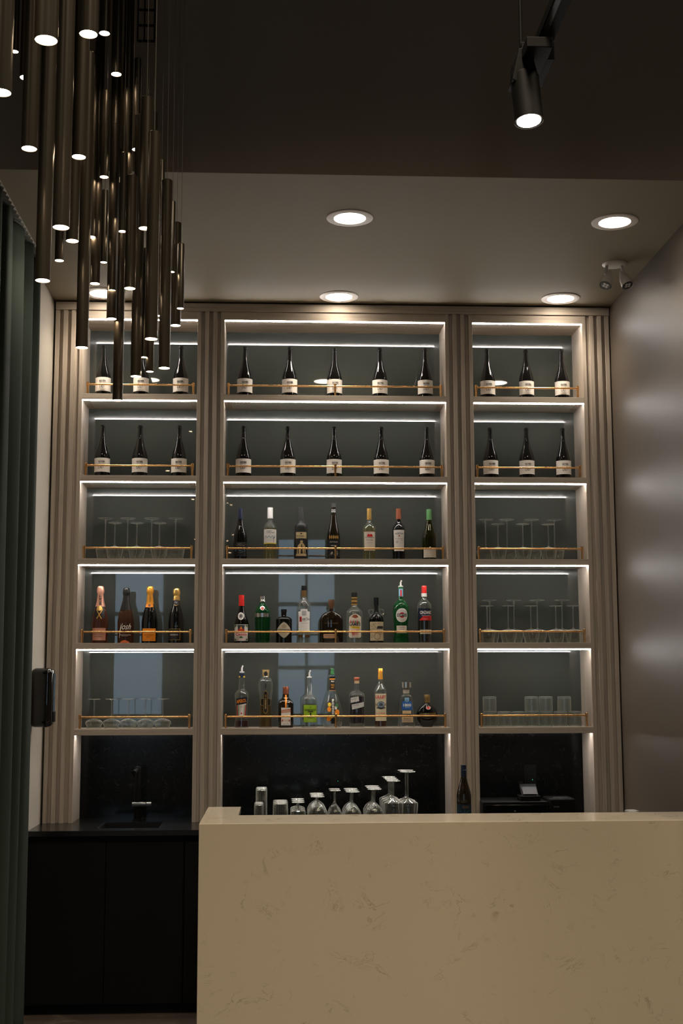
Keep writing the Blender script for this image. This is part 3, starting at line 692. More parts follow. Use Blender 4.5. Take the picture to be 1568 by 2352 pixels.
u, sf = bottle('gin_bottle', 'squat black apothecary bottle with cream diamond label', 'bottle', wx('c1', 850, 1420), YS, T4, [(945,103),(640,105),(625,100),(610,80),(598,50),(588,32),(575,30)], 945, U4, DARKG, G4)
ring(u, 'stopper', [(507,33),(512,35),(545,35),(550,29),(580,30)], 945, U4, BLK)
q = MB(); patch(q, sf, [(-.052, z(778)), (-.040, z(812)), (-.012, z(868)), (0, z(880)), (.012, z(868)), (.040, z(812)), (.052, z(778)), (.040, z(745)), (.014, z(690)), (0, z(674)), (-.014, z(690)), (-.040, z(745))], C('aged_paper', (0.50, 0.46, 0.36)), .0006)
words(q, sf, "HENDRICK'S", 0, z(776), .092, .012, INK, bold=.01); words(q, sf, 'GIN', 0, z(812), .020, .008, GREY); patch(q, sf, ell(0, z(730), .016, .012), C('faint_ochre', (0.36, 0.30, 0.20)), .0010); label_build(q, 'paper_label', u)
VB = lambda top: [(945,84),(500,86),(465,84),(440,79),(415,70),(390,52),(370,34),(345,29),(top,29)]
u, sf = bottle('vodka_bottle', 'tall clear vodka bottle with black cap and stepped white label', 'bottle', wx('c1', 1108, 1420), YS, T4, VB(215), 945, U4, GLBOT, G4)
ring(u, 'cap', [(203,32),(262,32)], 945, U4, BLK); ring(u, 'neck_band', [(265,31),(343,32)], 945, U4, C('bronze_print', (0.10, 0.055, 0.015), .4, .4)); liquid(u, sf, z(700), liq('water_clear', (0.93, 0.95, 0.93)))
q = MB(); patch(q, sf, [(-.041, z(785)), (.041, z(785)), (.041, z(540)), (.023, z(538)), (.022, z(508)), (-.022, z(508)), (-.023, z(538)), (-.041, z(540))], WCAP, .0006)
patch(q, sf, rect(-.014, .014, z(590), z(530)), C('grey_print', (0.4, 0.4, 0.4)), .0010); patch(q, sf, rect(-.031, -.015, z(672), z(605)), RED, .0010)
words(q, sf, 'K', -.023, z(640), .011, .022, INK, bold=.02); words(q, sf, 'etel One', .013, z(634), .050, .018, INK, bold=.01); words(q, sf, 'VODKA', 0, z(662), .030, .004, INK); words(q, sf, 'DISTILLED FROM WHEAT', .002, z(690), .050, .004, GREY)
patch(q, sf, rect(-.042, .042, z(872), z(840)), C('bronze_print', (0.10, 0.055, 0.015)), .0005); patch(q, sf, ell(0, z(855), .0095, .0095), SILVER, .0010); label_build(q, 'paper_label', u)
u, sf = bottle('whiskey_bottle', 'wide flat brown whiskey flask behind centre rail post, small tan label', 'bottle', wx('c1', 1460, 1420), YS, T4, [(945,138),(930,150),(660,150),(630,146),(600,135),(570,112),(550,78),(540,50),(530,28),(500,25)], 945, U4, DARKB, G4, sy=.42)
ring(u, 'wooden_stopper', [(382,36),(386,37),(450,37),(470,30),(500,28)], 945, U4, C('dark_cork', (0.10, 0.045, 0.02)))
q = MB(); patch(q, sf, rect(-.050, .022, z(880), z(828)), C('copper_paper', (0.48, 0.27, 0.15)), .0008); words(q, sf, 'RESERVE', -.014, z(850), .055, .006, INK); words(q, sf, 'WOODFORD', .0, z(690), .080, .008, C('amber_print', (0.14, 0.08, 0.04)), shear=.2)
label_build(q, 'paper_label', u)
z = lambda y: (945-y)*U4
u, sf = bottle('rum_bottle', 'clear white rum bottle with black cap and bright shield label', 'bottle', wx('c2', 188, 1420), YS, T4, [(945,102),(560,104),(535,98),(515,80),(495,56),(475,36),(455,30),(300,30)], 945, U4, GLBOT, G4)
ring(u, 'cap', [(290,33),(296,35),(348,35)], 945, U4, BLK); ring(u, 'neck_band', [(350,35),(455,36)], 945, U4, C('bronze_print', (0.10, 0.055, 0.015))); liquid(u, sf, z(640), liq('water_clear', (0.93, 0.95, 0.93)))
q = MB(); nb = Surf([(0, .018), (1, .018)])
for a, b_ in ((352, 368), (392, 412), (440, 452)): patch(q, nb, rect(-.024, .024, z(b_), z(a)), GOLD, .0012)
patch(q, sf, [(-.042, z(860)), (-.030, z(878)), (.036, z(878)), (.045, z(860)), (.045, z(610)), (.02, z(580)), (.004, z(566)), (-.02, z(585)), (-.040, z(618))], CREAM, .0006)
patch(q, sf, [(-.020, z(612)), (-.008, z(582)), (.012, z(582)), (.024, z(612)), (.002, z(628))], C('brick_print', (0.30, 0.08, 0.03)), .0010)
for i in range(6): patch(q, sf, [(-.034+i*.011, z(685)), (-.030+i*.011, z(632+8*(i % 2))), (-.023+i*.011, z(685))], DGRN if i % 2 else RED, .0011)
words(q, sf, "LAMB'S", .002, z(704), .072, .021, INK, bold=.03); patch(q, sf, [(-.026, z(752)), (-.026, z(728)), (.033, z(734)), (.033, z(764))], YEL, .0013); words(q, sf, 'WHITE RUM', .004, z(744), .042, .006, INK, off=.002)
for i in range(7): patch(q, sf, [(-.024+i*.008, z(780+6*(i % 2))), (-.018+i*.008, z(776)), (-.010+i*.006, z(850)), (-.016+i*.007, z(845))], RED, .0011)
label_build(q, 'paper_label', u)
u, sf = bottle('rum_bottle', 'black rum bottle with two glass finger rings and inked cream label', 'bottle', wx('c2', 470, 1420), YS, T4, [(945,100),(655,103),(630,100),(600,90),(578,72),(560,50),(540,36),(500,28),(460,28),(365,28)], 945, U4, thin_glass('smoky_glass', (0.5, 0.5, 0.5), edge=0.2), G4)
ring(u, 'cap', [(355,32),(452,32)], 945, U4, BLKG); liquid(u, sf, z(572), DARKG)
for s in (-1, 1):
    q = MB(); n_ = 20
    for i in range(n_):
        a0, a1 = 2*PI*i/n_, 2*PI*(i+1)/n_; q.tube((s*.0335+.0155*math.cos(a0), 0, z(542)+.0165*math.sin(a0)), (s*.0335+.0155*math.cos(a1), 0, z(542)+.0165*math.sin(a1)), .0046, GLSTEM, 8, cap=False)
    q.build('finger_ring', u)
q = MB(); patch(q, sf, rect(-.0495, .0495, z(915), z(672)), C('ochre_paper', (0.52, 0.43, 0.28)), .0006)
def swirl(q, cx, cz, r0, turns, ph, w_=.0012):
    n_ = 22; pts = [(cx+(r0*(1-i/n_*.75))*math.cos(ph+turns*2*PI*i/n_), cz+(r0*(1-i/n_*.75))*math.sin(ph+turns*2*PI*i/n_)) for i in range(n_+1)]
    vs = []
    for i, (x, zz) in enumerate(pts):
        vs += [sf.at(x-w_/2, zz-w_/2, .0012), sf.at(x+w_/2, zz+w_/2, .0012)]
    q.add(vs, [(2*i, 2*i+1, 2*i+3, 2*i+2) for i in range(n_)], INK)
for a in ((-.030, z(720), .013, 1.5, 0), (-.012, z(700), .012, 1.3, 2), (.014, z(690), .011, 1.2, 1), (-.034, z(768), .010, 1.4, 3), (-.016, z(752), .013, 1.3, 4), (-.030, z(862), .010, 1.4, 1), (.018, z(842), .010, 1.5, 0), (.032, z(822), .009, 1.3, 5)): swirl(q, *a)
patch(q, sf, ell(.002, z(858), .020, .022), INK, .0010); patch(q, sf, ell(.002, z(858), .0175, .0195), C('ochre_paper', (0.52, 0.43, 0.28)), .0013)
patch(q, sf, [(-.002, z(770)), (.000, z(735)), (.008, z(727)), (.046, z(727)), (.046, z(770))], INK, .0011); words(q, sf, 'KRAKEN', .024, z(766), .040, .006, CREAM, off=.002); words(q, sf, 'BLACK SPICED', .010, z(815), .05, .004, INK); label_build(q, 'paper_label', u)
u, sf = bottle('vermouth_bottle', 'tall green vermouth bottle with pour spout and round white label', 'bottle', wx('c2', 787, 1420), YS, T4, [(945,103),(880,98),(820,88),(750,88),(650,97),(570,103),(520,105),(480,103),(450,92),(420,72),(400,50),(380,36),(340,33),(235,30)], 945, U4, GREENG, G4)
pourer(u, 133, 222, 945, U4); ring(u, 'dark_collar', [(218,32),(238,32)], 945, U4, DGRN)
q = MB(); patch(q, sf, rect(-.015, .015, z(342), z(242)), SKY, .0010); patch(q, sf, rect(-.004, .004, z(340), z(258)), RED, .0013)
patch(q, sf, ell(.002, z(588), .041, .044), WHITE, .0007); patch(q, sf, ell(.002, z(586), .0165, .0175), RED, .0012); patch(q, sf, rect(-.031, .035, z(604), z(568)), INK, .0016); words(q, sf, 'MARTINI', .002, z(586), .060, .0115, WHITE, off=.0024, bold=.02)
words(q, sf, 'FONDATA 1863', .002, z(525), .016, .004, GREY); words(q, sf, 'TORINO', .002, z(655), .026, .004, GREY)
patch(q, sf, rect(-.034, .036, z(815), z(722)), CREAM, .0007); words(q, sf, 'EXTRA DRY', 0, z(742), .048, .006, INK); words(q, sf, 'VERMOUTH', 0, z(772), .05, .004, GREY); label_build(q, 'paper_label', u)
u, sf = bottle('vermouth_bottle', 'red-capped vermouth bottle with navy and red label, far right of fourth shelf', 'bottle', wx('c2', 1088, 1420), YS, T4, [(945,92),(880,86),(830,90),(480,93),(450,90),(425,78),(400,58),(375,36),(345,30),(210,29)], 945, U4, GLBOT, G4)
ring(u, 'screw_cap', [(203,30),(206,32),(298,32)], 945, U4, RED); ring(u, 'neck_label', [(300,34),(342,34)], 945, U4, WHITE); liquid(u, sf, z(540), DARKG)
q = MB(); patch(q, sf, rect(-.050, .050, z(655), z(498)), NAVY, .0006); patch(q, sf, [(-.042, z(655)), (-.010, z(598)), (.050, z(590)), (.050, z(655))], RED, .0010)
words(q, sf, 'CINZANO', .004, z(552), .074, .020, WHITE, off=.0018, bold=.03); words(q, sf, 'Vermouth', .004, z(590), .050, .009, C('pale_blue', (0.5, 0.55, 0.62)), off=.0018, shear=.3); words(q, sf, 'ROSSO', .0, z(636), .030, .005, WHITE, off=.0018)
patch(q, sf, rect(-.035, .052, z(828), z(772)), C('faint_label', (0.42, 0.38, 0.33)), .0006); label_build(q, 'paper_label', u)

# ---- lowest shelf, centre (base line 972)
z = lambda y: (972-y)*U5
u, sf = bottle('aperitif_bottle', 'clear waisted aperitif bottle with pour spout, slanted navy label and red dregs', 'bottle', wx('c1', 307, 1610), YS, T5, [(972,93),(900,86),(800,72),(700,76),(620,84),(565,90),(535,86),(510,70),(490,46),(470,38),(335,33),(280,33)], 972, U5, GLBOT, G5)
pourer(u, 178, 272, 972, U5); ring(u, 'neck_band', [(275,36),(335,36)], 972, U5, NAVY); liquid(u, sf, z(885), liq('red_liquid', (0.35, 0.02, 0.03)))
q = MB(); patch(q, sf, rect(-.024, -.008, z(330), z(312)), YEL, .0035); patch(q, sf, rect(.008, .024, z(330), z(312)), YEL, .0035)
patch(q, sf, [(-.040, z(685)), (-.040, z(602)), (.038, z(576)), (.038, z(655))], NAVY, .0007); words(q, sf, 'APEROL', -.001, z(630), .066, .022, ORANGE, off=.0018, bold=.03, rot=.16)
patch(q, sf, [(-.036, z(686)), (.032, z(662)), (.022, z(820)), (-.026, z(820))], WHITE, .0006)
for a, b_, M_ in ((-.036, -.027, RED), (-.024, -.017, GRN), (.015, .021, GRN), (.023, .030, RED)): patch(q, sf, [(a, z(684)), (b_, z(680)), (b_*.82, z(818)), (a*.82, z(818))], M_, .0011)
words(q, sf, 'APERITIVO', 0, z(706), .022, .004, GREY); patch(q, sf, ell(0, z(790), .006, .006), RED, .0012); label_build(q, 'paper_label', u)
u, sf = bottle('liqueur_bottle', 'faceted clear liqueur bottle with wide gold cap and upright black label', 'bottle', wx('c1', 615, 1610), YS, T5, [(972,85),(930,82),(850,75),(700,74),(560,80),(470,93),(410,98),(380,90),(350,70),(330,48),(318,43)], 972, U5, GLBOT, G5, n=8)
ring(u, 'cap', [(230,45),(236,46),(300,40),(318,40)], 972, U5, C('old_gold', (0.36, 0.25, 0.10), .4, .7)); liquid(u, sf, z(615), liq('amber_liquid', (0.66, 0.46, 0.12)), n=8)
q = MB(); patch(q, sf, ell(0, z(282), .010, .015), BLKP, .008); patch(q, sf, ell(0, z(400), .0075, .038), BLKP, .0012)
patch(q, sf, [(-.033, z(680)), (-.033, z(610)), (-.026, z(598)), (.026, z(598)), (.033, z(610)), (.033, z(680)), (.026, z(690)), (-.026, z(690))], GOLD, .0035); patch(q, sf, [(-.030, z(678)), (-.030, z(612)), (-.024, z(602)), (.024, z(602)), (.030, z(612)), (.030, z(678)), (.024, z(686)), (-.024, z(686))], BLKP, .0040)
patch(q, sf, [(-.0115, z(770)), (-.0115, z(520)), (0, z(494)), (.0115, z(520)), (.0115, z(770)), (0, z(796))], GOLD, .0046); patch(q, sf, [(-.009, z(768)), (-.009, z(524)), (0, z(502)), (.009, z(524)), (.009, z(768)), (0, z(788))], BLKP, .0051)
words(q, sf, 'ST-GERMAIN', 0, z(640), .088, .0085, GOLD, off=.0058, rot=-PI/2, bold=.02); label_build(q, 'paper_label', u)
u, sf = bottle('liqueur_bottle', 'short square brown bottle with copper cap and orange ribbon', 'bottle', wx('c1', 875, 1610), YS, T5, [(972,96),(960,98),(670,98),(645,92),(625,76),(605,52),(585,40),(545,36),(460,33)], 972, U5, DARKB, G5, box=True)
sf.flat = .0475
ring(u, 'screw_cap', [(450,34),(454,36),(545,36)], 972, U5, COPPER)
q = MB(); sn = Surf([(z(720), .0475), (z(640), .046), (z(600), .028), (z(550), .021)], 1.0)
pts = [(z(720), .049), (z(650), .048), (z(625), .040), (z(605), .030), (z(585), .0225), (z(552), .020)]
vs = []; 
for zz, yy in pts: vs += [(-.0055, -yy, zz), (.0055, -yy, zz)]
q.add(vs, [(2*i, 2*i+1, 2*i+3, 2*i+2) for i in range(len(pts)-1)], ORANGE)
patch(q, sf, rect(-.029, .029, z(940), z(716)), WHITE, .0012); patch(q, sf, [(-.028, z(785)), (-.028, z(748)), (.028, z(732)), (.028, z(770))], C('burnt_orange', (0.55, 0.16, 0.04)), .0016); words(q, sf, 'COINTREAU', 0, z(762), .050, .012, WHITE, off=.0024, rot=.14, bold=.01)
words(q, sf, 'LIQUEUR', 0, z(872), .032, .005, ORANGE, off=.002); patch(q, sf, ell(-.022, z(880), .004, .010), RED, .0018); patch(q, sf, ell(.022, z(880), .004, .010), RED, .0018); words(q, sf, '40%', .0, z(925), .045, .004, INK, off=.002); label_build(q, 'paper_label', u)
u, sf = bottle('tequila_bottle', 'clear bottle with pour spout and lime green label', 'bottle', wx('c1', 1178, 1610), YS, T5, [(972,105),(620,105),(595,98),(575,82),(558,60),(540,45),(340,33),(330,32)], 972, U5, GLBOT, G5)
pourer(u, 243, 342, 972, U5)
q = MB(); patch(q, sf, rect(-.040, .052, z(903), z(683)), LIME, .0006); words(q, sf, 'EL', .006, z(714), .010, .008, INK, off=.0016); words(q, sf, 'GOBERNADOR', .006, z(747), .078, .012, INK, off=.0016, bold=.02)
patch(q, sf, [(-.012, z(775)), (-.009, z(762)), (.021, z(762)), (.024, z(775))], INK, .0012); patch(q, sf, ell(.006, z(794), .006, .008), INK, .0012); patch(q, sf, [(-.004, z(826)), (.006, z(800)), (.016, z(826))], INK, .0012); words(q, sf, 'PISCO', .004, z(845), .028, .006, INK, off=.0016); patch(q, sf, rect(-.012, .024, z(895), z(862)), C('pale_lime', (0.40, 0.58, 0.10)), .0011); label_build(q, 'paper_label', u)
u, sf = bottle('liqueur_bottle', 'cone-shaped clear bottle with green pourer and orange fruit label, behind centre rail post', 'bottle', wx('c1', 1472, 1610), YS, T5, [(972,112),(940,122),(880,130),(820,130),(750,122),(680,106),(600,80),(540,60),(495,44),(350,36),(300,30)], 972, U5, GLBOT, G5)
q = MB(); q.lathe([(z(298), .014), (z(290), .016), (z(286), .011), (z(232), .010), (z(226), .014), (z(213), .011)], DGRN, 18); q.build('pour_cap', u); ring(u, 'collar', [(322,35),(345,35)], 972, U5, BLKG)
q = MB(); patch(q, sf, rect(-.021, .021, z(500), z(345)), BLKP, .0006); patch(q, sf, rect(-.022, .022, z(500), z(488)), ORANGE, .0010); patch(q, sf, rect(-.021, .021, z(360), z(346)), ORANGE, .0010); words(q, sf, 'McG', .002, z(382), .018, .009, WHITE, off=.0018, bold=.02); words(q, sf, 'TRIPLE', .002, z(430), .024, .010, OGOLD, off=.0018, bold=.02); words(q, sf, 'SEC', .002, z(460), .018, .010, OGOLD, off=.0018, bold=.02)
for cx, cz, r_, M_ in ((-.020, z(680), .012, YEL), (-.022, z(740), .014, ORANGE), (-.026, z(860), .014, ORANGE), (.028, z(690), .012, DGRN), (.030, z(780), .017, ORANGE), (-.012, z(840), .012, YEL), (.020, z(720), .010, WHITE)): patch(q, sf, ell(cx, cz, r_, r_*1.1), M_, .0008)
patch(q, sf, rect(-.009, .013, z(815), z(600)), BLKP, .0014); words(q, sf, 'McGUINNESS', .002, z(708), .095, .014, WHITE, off=.002, rot=-PI/2, bold=.02); patch(q, sf, rect(-.010, .012, z(920), z(850)), BLKP, .0012); label_build(q, 'paper_label', u)
u, sf = bottle('gin_bottle', 'dark purple gin in clear bottle with two tilted white flag labels', 'bottle', wx('c2', 220, 1610), YS, T5, [(972,94),(940,98),(570,100),(545,94),(528,76),(515,50),(500,34),(370,30)], 972, U5, GLBOT, G5)
ring(u, 'stopper', [(331,34),(336,37),(362,37),(366,34)], 972, U5, COPPER); ring(u, 'cork', [(366,27),(412,27)], 972, U5, CORK, 0.002); liquid(u, sf, z(578), C('ink_purple', (0.008, 0.005, 0.016), .08), z0=z(920))
q = MB(); patch(q, sf, [(-.047, z(660)), (-.047, z(595)), (.008, z(575)), (.004, z(605)), (.012, z(636))], C('flag_grey', (0.55, 0.53, 0.50)), .0008); patch(q, sf, [(-.034, z(745)), (-.038, z(682)), (.050, z(645)), (.050, z(705))], C('flag_grey', (0.55, 0.53, 0.50)), .0008)
words(q, sf, 'EMPRESS', -.022, z(610), .036, .006, INK, off=.0018, rot=.15); words(q, sf, 'GIN 1908', -.012, z(690), .038, .006, INK, off=.0018, rot=.12); label_build(q, 'paper_label', u)
u, sf = bottle('aperitif_bottle', 'tall bottle with orange-gold capsule and big cream label lettered in red', 'bottle', wx('c2', 524, 1610), YS, T5, [(972,82),(530,82),(505,80),(480,72),(450,56),(420,36),(395,27),(360,26),(225,26)], 972, U5, GLBOT, G5)
ring(u, 'screw_cap', [(217,28),(220,30),(270,30),(272,28),(358,31)], 972, U5, OGOLD); liquid(u, sf, z(545), liq('tawny_liquid', (0.60, 0.28, 0.08)))
q = MB(); patch(q, sf, rect(-.0405, .0405, z(890), z(542)), C('ivory_paper', (0.60, 0.55, 0.38)), .0006); words(q, sf, 'LILLET', 0, z(584), .070, .019, RED, off=.0016, bold=.03); words(q, sf, 'Apéritif de France', 0, z(622), .052, .005, GREY, off=.0016, shear=.3)
patch(q, sf, ell(0, z(686), .026, .022), C('slate_print', (0.05, 0.07, 0.09)), .0010); patch(q, sf, ell(0, z(682), .022, .016), C('pale_slate', (0.25, 0.32, 0.38)), .0013); patch(q, sf, [(-.014, z(700)), (-.012, z(668)), (0, z(660)), (.012, z(668)), (.014, z(700))], C('slate_print', (0.05, 0.07, 0.09)), .0016)
patch(q, sf, [(-.032, z(726)), (0, z(742)), (.032, z(726)), (.030, z(714)), (0, z(728)), (-.030, z(714))], INK, .0014)
for s in (-1, 1): patch(q, sf, ell(s*.032, z(682), .005, .014), C('brown_print', (0.20, 0.10, 0.04)), .0013)
words(q, sf, 'LILLET BLANC', 0, z(793), .066, .008, RED, off=.0016, bold=.01); words(q, sf, 'PODENSAC', 0, z(840), .045, .004, GREY, off=.0016); label_build(q, 'paper_label', u)
u, sf = bottle('tequila_bottle', 'trapezoid clear tequila bottle with broad silver cap and blue label', 'bottle', wx('c2', 855, 1610), YS, T5, [(972,106),(960,110),(940,108),(600,73),(578,69),(565,58),(555,40),(495,36)], 972, U5, GLBOT, G5, box=True, sy=.75)
ring(u, 'stopper_cap', [(393,62),(396,67),(466,67),(470,62)], 972, U5, SILVER); ring(u, 'cork', [(470,30),(488,30),(490,39),(538,39)], 972, U5, C('frosted_cork', (0.40, 0.37, 0.30)))
sf = Surf([(z(972), .0415), (z(580), .0275)]); 
class Slope(Surf):
    def at(s, x, z_, off): return (x, -s.r(z_)-off-.001, z_)
sf = Slope([(z(972), .0420), (z(580), .0285)])
q = MB(); patch(q, sf, rect(-.012, .014, z(645), z(595)), SKY, .0006); patch(q, sf, [(-.034, z(752)), (-.029, z(640)), (.030, z(640)), (.035, z(752))], BLUE, .0008); patch(q, sf, ell(0, z(636), .010, .010), C('faded_blue', (0.10, 0.18, 0.30)), .0012)
words(q, sf, '1800', .002, z(690), .050, .018, WHITE, off=.0018, bold=.03); words(q, sf, 'TEQUILA', .002, z(722), .034, .005, WHITE, off=.0018); patch(q, sf, rect(-.028, .026, z(800), z(760)), C('tan_print', (0.45, 0.33, 0.18)), .0007)
patch(q, sf, rect(-.032, .038, z(910), z(835)), C('tan_print', (0.45, 0.33, 0.18)), .0008); words(q, sf, 'Reserva', 0, z(862), .046, .010, INK, off=.0016, shear=.4); words(q, sf, 'SILVER', 0, z(888), .052, .005, BLUE, off=.0016); label_build(q, 'paper_label', u)
u, sf = bottle('liqueur_bottle', 'round black flask with gold cap and small pink seal, far right of lowest shelf', 'bottle', wx('c2', 1125, 1610), YS+.01, T5, [(972,70),(960,78),(930,108),(890,128),(840,139),(800,139),(760,128),(720,102),(695,72),(680,44),(665,36),(600,33)], 972, U5, DARKG, G5, sy=.55)
ring(u, 'cap', [(557,34),(560,36),(600,36),(604,34),(675,34)], 972, U5, C('old_gold', (0.36, 0.25, 0.10), .4, .7))
q = MB(); patch(q, sf, ell(.004, z(725), .015, .0125), C('rose_seal', (0.45, 0.25, 0.24)), .0025); patch(q, sf, ell(.004, z(725), .008, .007), RED, .0032); words(q, sf, 'CHAMBORD', .0, z(800), .100, .008, GOLD, off=.0018); label_build(q, 'paper_label', u)

# ---- left niche, fourth shelf: sparkling wines (base line 826)
z = lambda y: (826-y)*UL
def fizz(label, cx, M, top, w0=92, foil=None, f1=380, waist=0):
    pr = [(826,w0-2),(600,w0),(560,w0-3),(500,w0-12),(450,w0-27),(400,w0-46),(350,37),(300,32),(275,30),(top+30,30)]
    u, sf = bottle('sparkling_wine_bottle', label, 'bottle', wx('l', cx, 1410), YS, T4, pr, 826, UL, M, GL)
    P = [(top, 24), (top+8, 32), (top+25, 36), (top+55, 39), (top+75, 37), (top+88, 31), (300, 33)]
    P += [(350, 38)] if f1 >= 350 else []
    P += [(f1, sf.r(z(f1))/UL+1)]
    fo = ring(u, 'foil', P, 826, UL, foil, 0.0012)
    return u, sf
ROSE = thin_glass('rose_bottle_glass', (0.35, 0.10, 0.05), edge=0.1, haze=(0.28, 0.10, 0.06), hb=0.22)
ROSE2 = thin_glass('tawny_rose_glass', (0.30, 0.12, 0.06), edge=0.1, haze=(0.20, 0.09, 0.05), hb=0.22)
u, sf = fizz('rose sparkling bottle with pink foil neck and black sash, leftmost in the fourth-shelf row', 343, ROSE, 185, 92, ROSEF, 415)
q = MB(); words(q, sf, 'MOET', .002, z(342), .062, .015, INK, off=.0042, rot=PI/2, bold=.02)
patch(q, sf, [(-.028, z(410)), (.028, z(410)), (.032, z(450)), (.036, z(545)), (.022, z(555)), (.004, z(470)), (-.020, z(552)), (-.036, z(520)), (-.030, z(450))], BLKP, .0012)
for s in (-1, 1): patch(q, sf, [(s*-.022, z(445)), (s*-.018, z(445)), (s*.018, z(552)), (s*.012, z(556))], GOLD, .0016)
patch(q, sf, ell(0, z(437), .0165, .0155), GOLD, .0048); patch(q, sf, rect(-.046, .046, z(792), z(656)), ROSEF, .0006); words(q, sf, 'MOET & CHANDON', 0, z(722), .076, .007, INK, off=.0016); words(q, sf, 'ROSE IMPERIAL', 0, z(750), .05, .005, INK, off=.0016); label_build(q, 'paper_label', u)
u, sf = fizz('tawny sparkling bottle with black foil and looping white script, second in the row', 634, ROSE2, 203, 93, C('black_foil', (0.02, 0.02, 0.02), .3, .4), 455)
q = MB(); words(q, sf, 'Josh', 0, z(650), .078, .050, WHITE, off=.0012, shear=.5); words(q, sf, 'PROSECCO ROSE', .002, z(732), .070, .006, WHITE, off=.0012); words(q, sf, 'SPARKLING', .0, z(744), .040, .003, WHITE, off=.0012); patch(q, sf, [(-.040, z(770)), (-.030, z(640)), (-.024, z(610)), (-.027, z(660)), (-.037, z(765))], WHITE, .0010)
patch(q, sf, [(-.034, z(822)), (-.020, z(800)), (0, z(790)), (.022, z(804)), (.034, z(822))], C('vivid_orange', (0.75, 0.16, 0.04)), .0006); label_build(q, 'printed_label', u)  # flat orange mound along the bottle base
u, sf = fizz('black sparkling bottle with orange label and orange collar, third in the row', 901, DARKG, 185, 90, OGOLD, 385)
q = MB(); patch(q, sf, [(-.026, z(420)), (0, z(426)), (.026, z(420)), (.024, z(380)), (-.024, z(380))], ORANGE, .0022); patch(q, sf, ell(0, z(402), .009, .009), C('brown_print', (0.20, 0.10, 0.04)), .0030); words(q, sf, 'Ponsardin', .0015, z(325), .045, .006, C('brown_print', (0.2, 0.1, 0.04)), off=.0045, rot=PI/2)
patch(q, sf, rect(-.047, .047, z(800), z(660)), ORANGE, .0006); words(q, sf, 'Veuve Clicquot', 0, z(732), .066, .010, C('brown_print', (0.2, 0.1, 0.04)), off=.0016, bold=.01); words(q, sf, 'BRUT', -.004, z(757), .018, .006, C('brown_print', (0.2, 0.1, 0.04)), off=.0016); words(q, sf, 'REIMS FRANCE', 0, z(783), .056, .0035, INK, off=.0016); label_build(q, 'paper_label', u)
u, sf = fizz('black sparkling bottle with gold foil and gold-framed black label, rightmost in the row', 1200, DARKG, 207, 90, GOLD, 345)
q = MB(); patch(q, sf, [(-.017, z(380)), (0, z(405)), (.017, z(380)), (.016, z(342)), (-.016, z(342))], C('navy_grey', (0.03, 0.035, 0.045)), .0022); patch(q, sf, [(-.016, z(392)), (0, z(409)), (.016, z(392)), (.016, z(388)), (0, z(404)), (-.016, z(388))], GOLD, .0030); words(q, sf, 'N', 0, z(368), .010, .010, WHITE, off=.0032)
patch(q, sf, rect(-.050, .030, z(790), z(664)), GOLD, .0006); patch(q, sf, rect(-.048, .0265, z(786), z(669)), BLKP, .0010); words(q, sf, 'NOZECO', -.010, z(732), .050, .010, WHITE, off=.0018, bold=.03); patch(q, sf, ell(-.010, z(763), .018, .006), GREY, .0013); patch(q, sf, ell(-.010, z(763), .017, .005), BLKP, .0016); words(q, sf, '& &', .004, z(636), .020, .010, GREY, off=.0012); label_build(q, 'paper_label', u)

# ---- lone bottle on the worktop, right of the glasses
Y_ = -0.28; X_ = on_y(1064.7, 1810, Y_).x; Uq = 1/(4.752*389)
yB = 317+(on_y(1064.7, 1757, Y_).z-CT)/Uq
u, sf = bottle('wine_bottle', 'lone dark wine bottle with navy cap standing on worktop before a pilaster', 'bottle', X_, Y_, CT, [(yB,78),(650,80),(610,74),(560,60),(500,42),(440,30),(322,28)], yB, Uq, DARKB, None)
ring(u, 'screw_cap', [(317,28),(370,28),(372,30),(440,30)], yB, Uq, NAVY)
q = MB(); zz_ = lambda y: (yB-y)*Uq
patch(q, sf, rect(-.060, .060, zz_(900), zz_(735)), C('dark_teal_paper', (0.006, 0.018, 0.030)), .0006); words(q, sf, 'PELHAM', .004, zz_(765), .038, .016, C('dim_gold', (0.16, 0.10, 0.05)), off=.0014)
for i in range(14): a = -.030+rnd.random()*.056; b_ = zz_(845)+rnd.random()*.020; patch(q, sf, rect(a, a+.006, b_, b_+.003), TEAL, .0012)
label_build(q, 'paper_label', u)
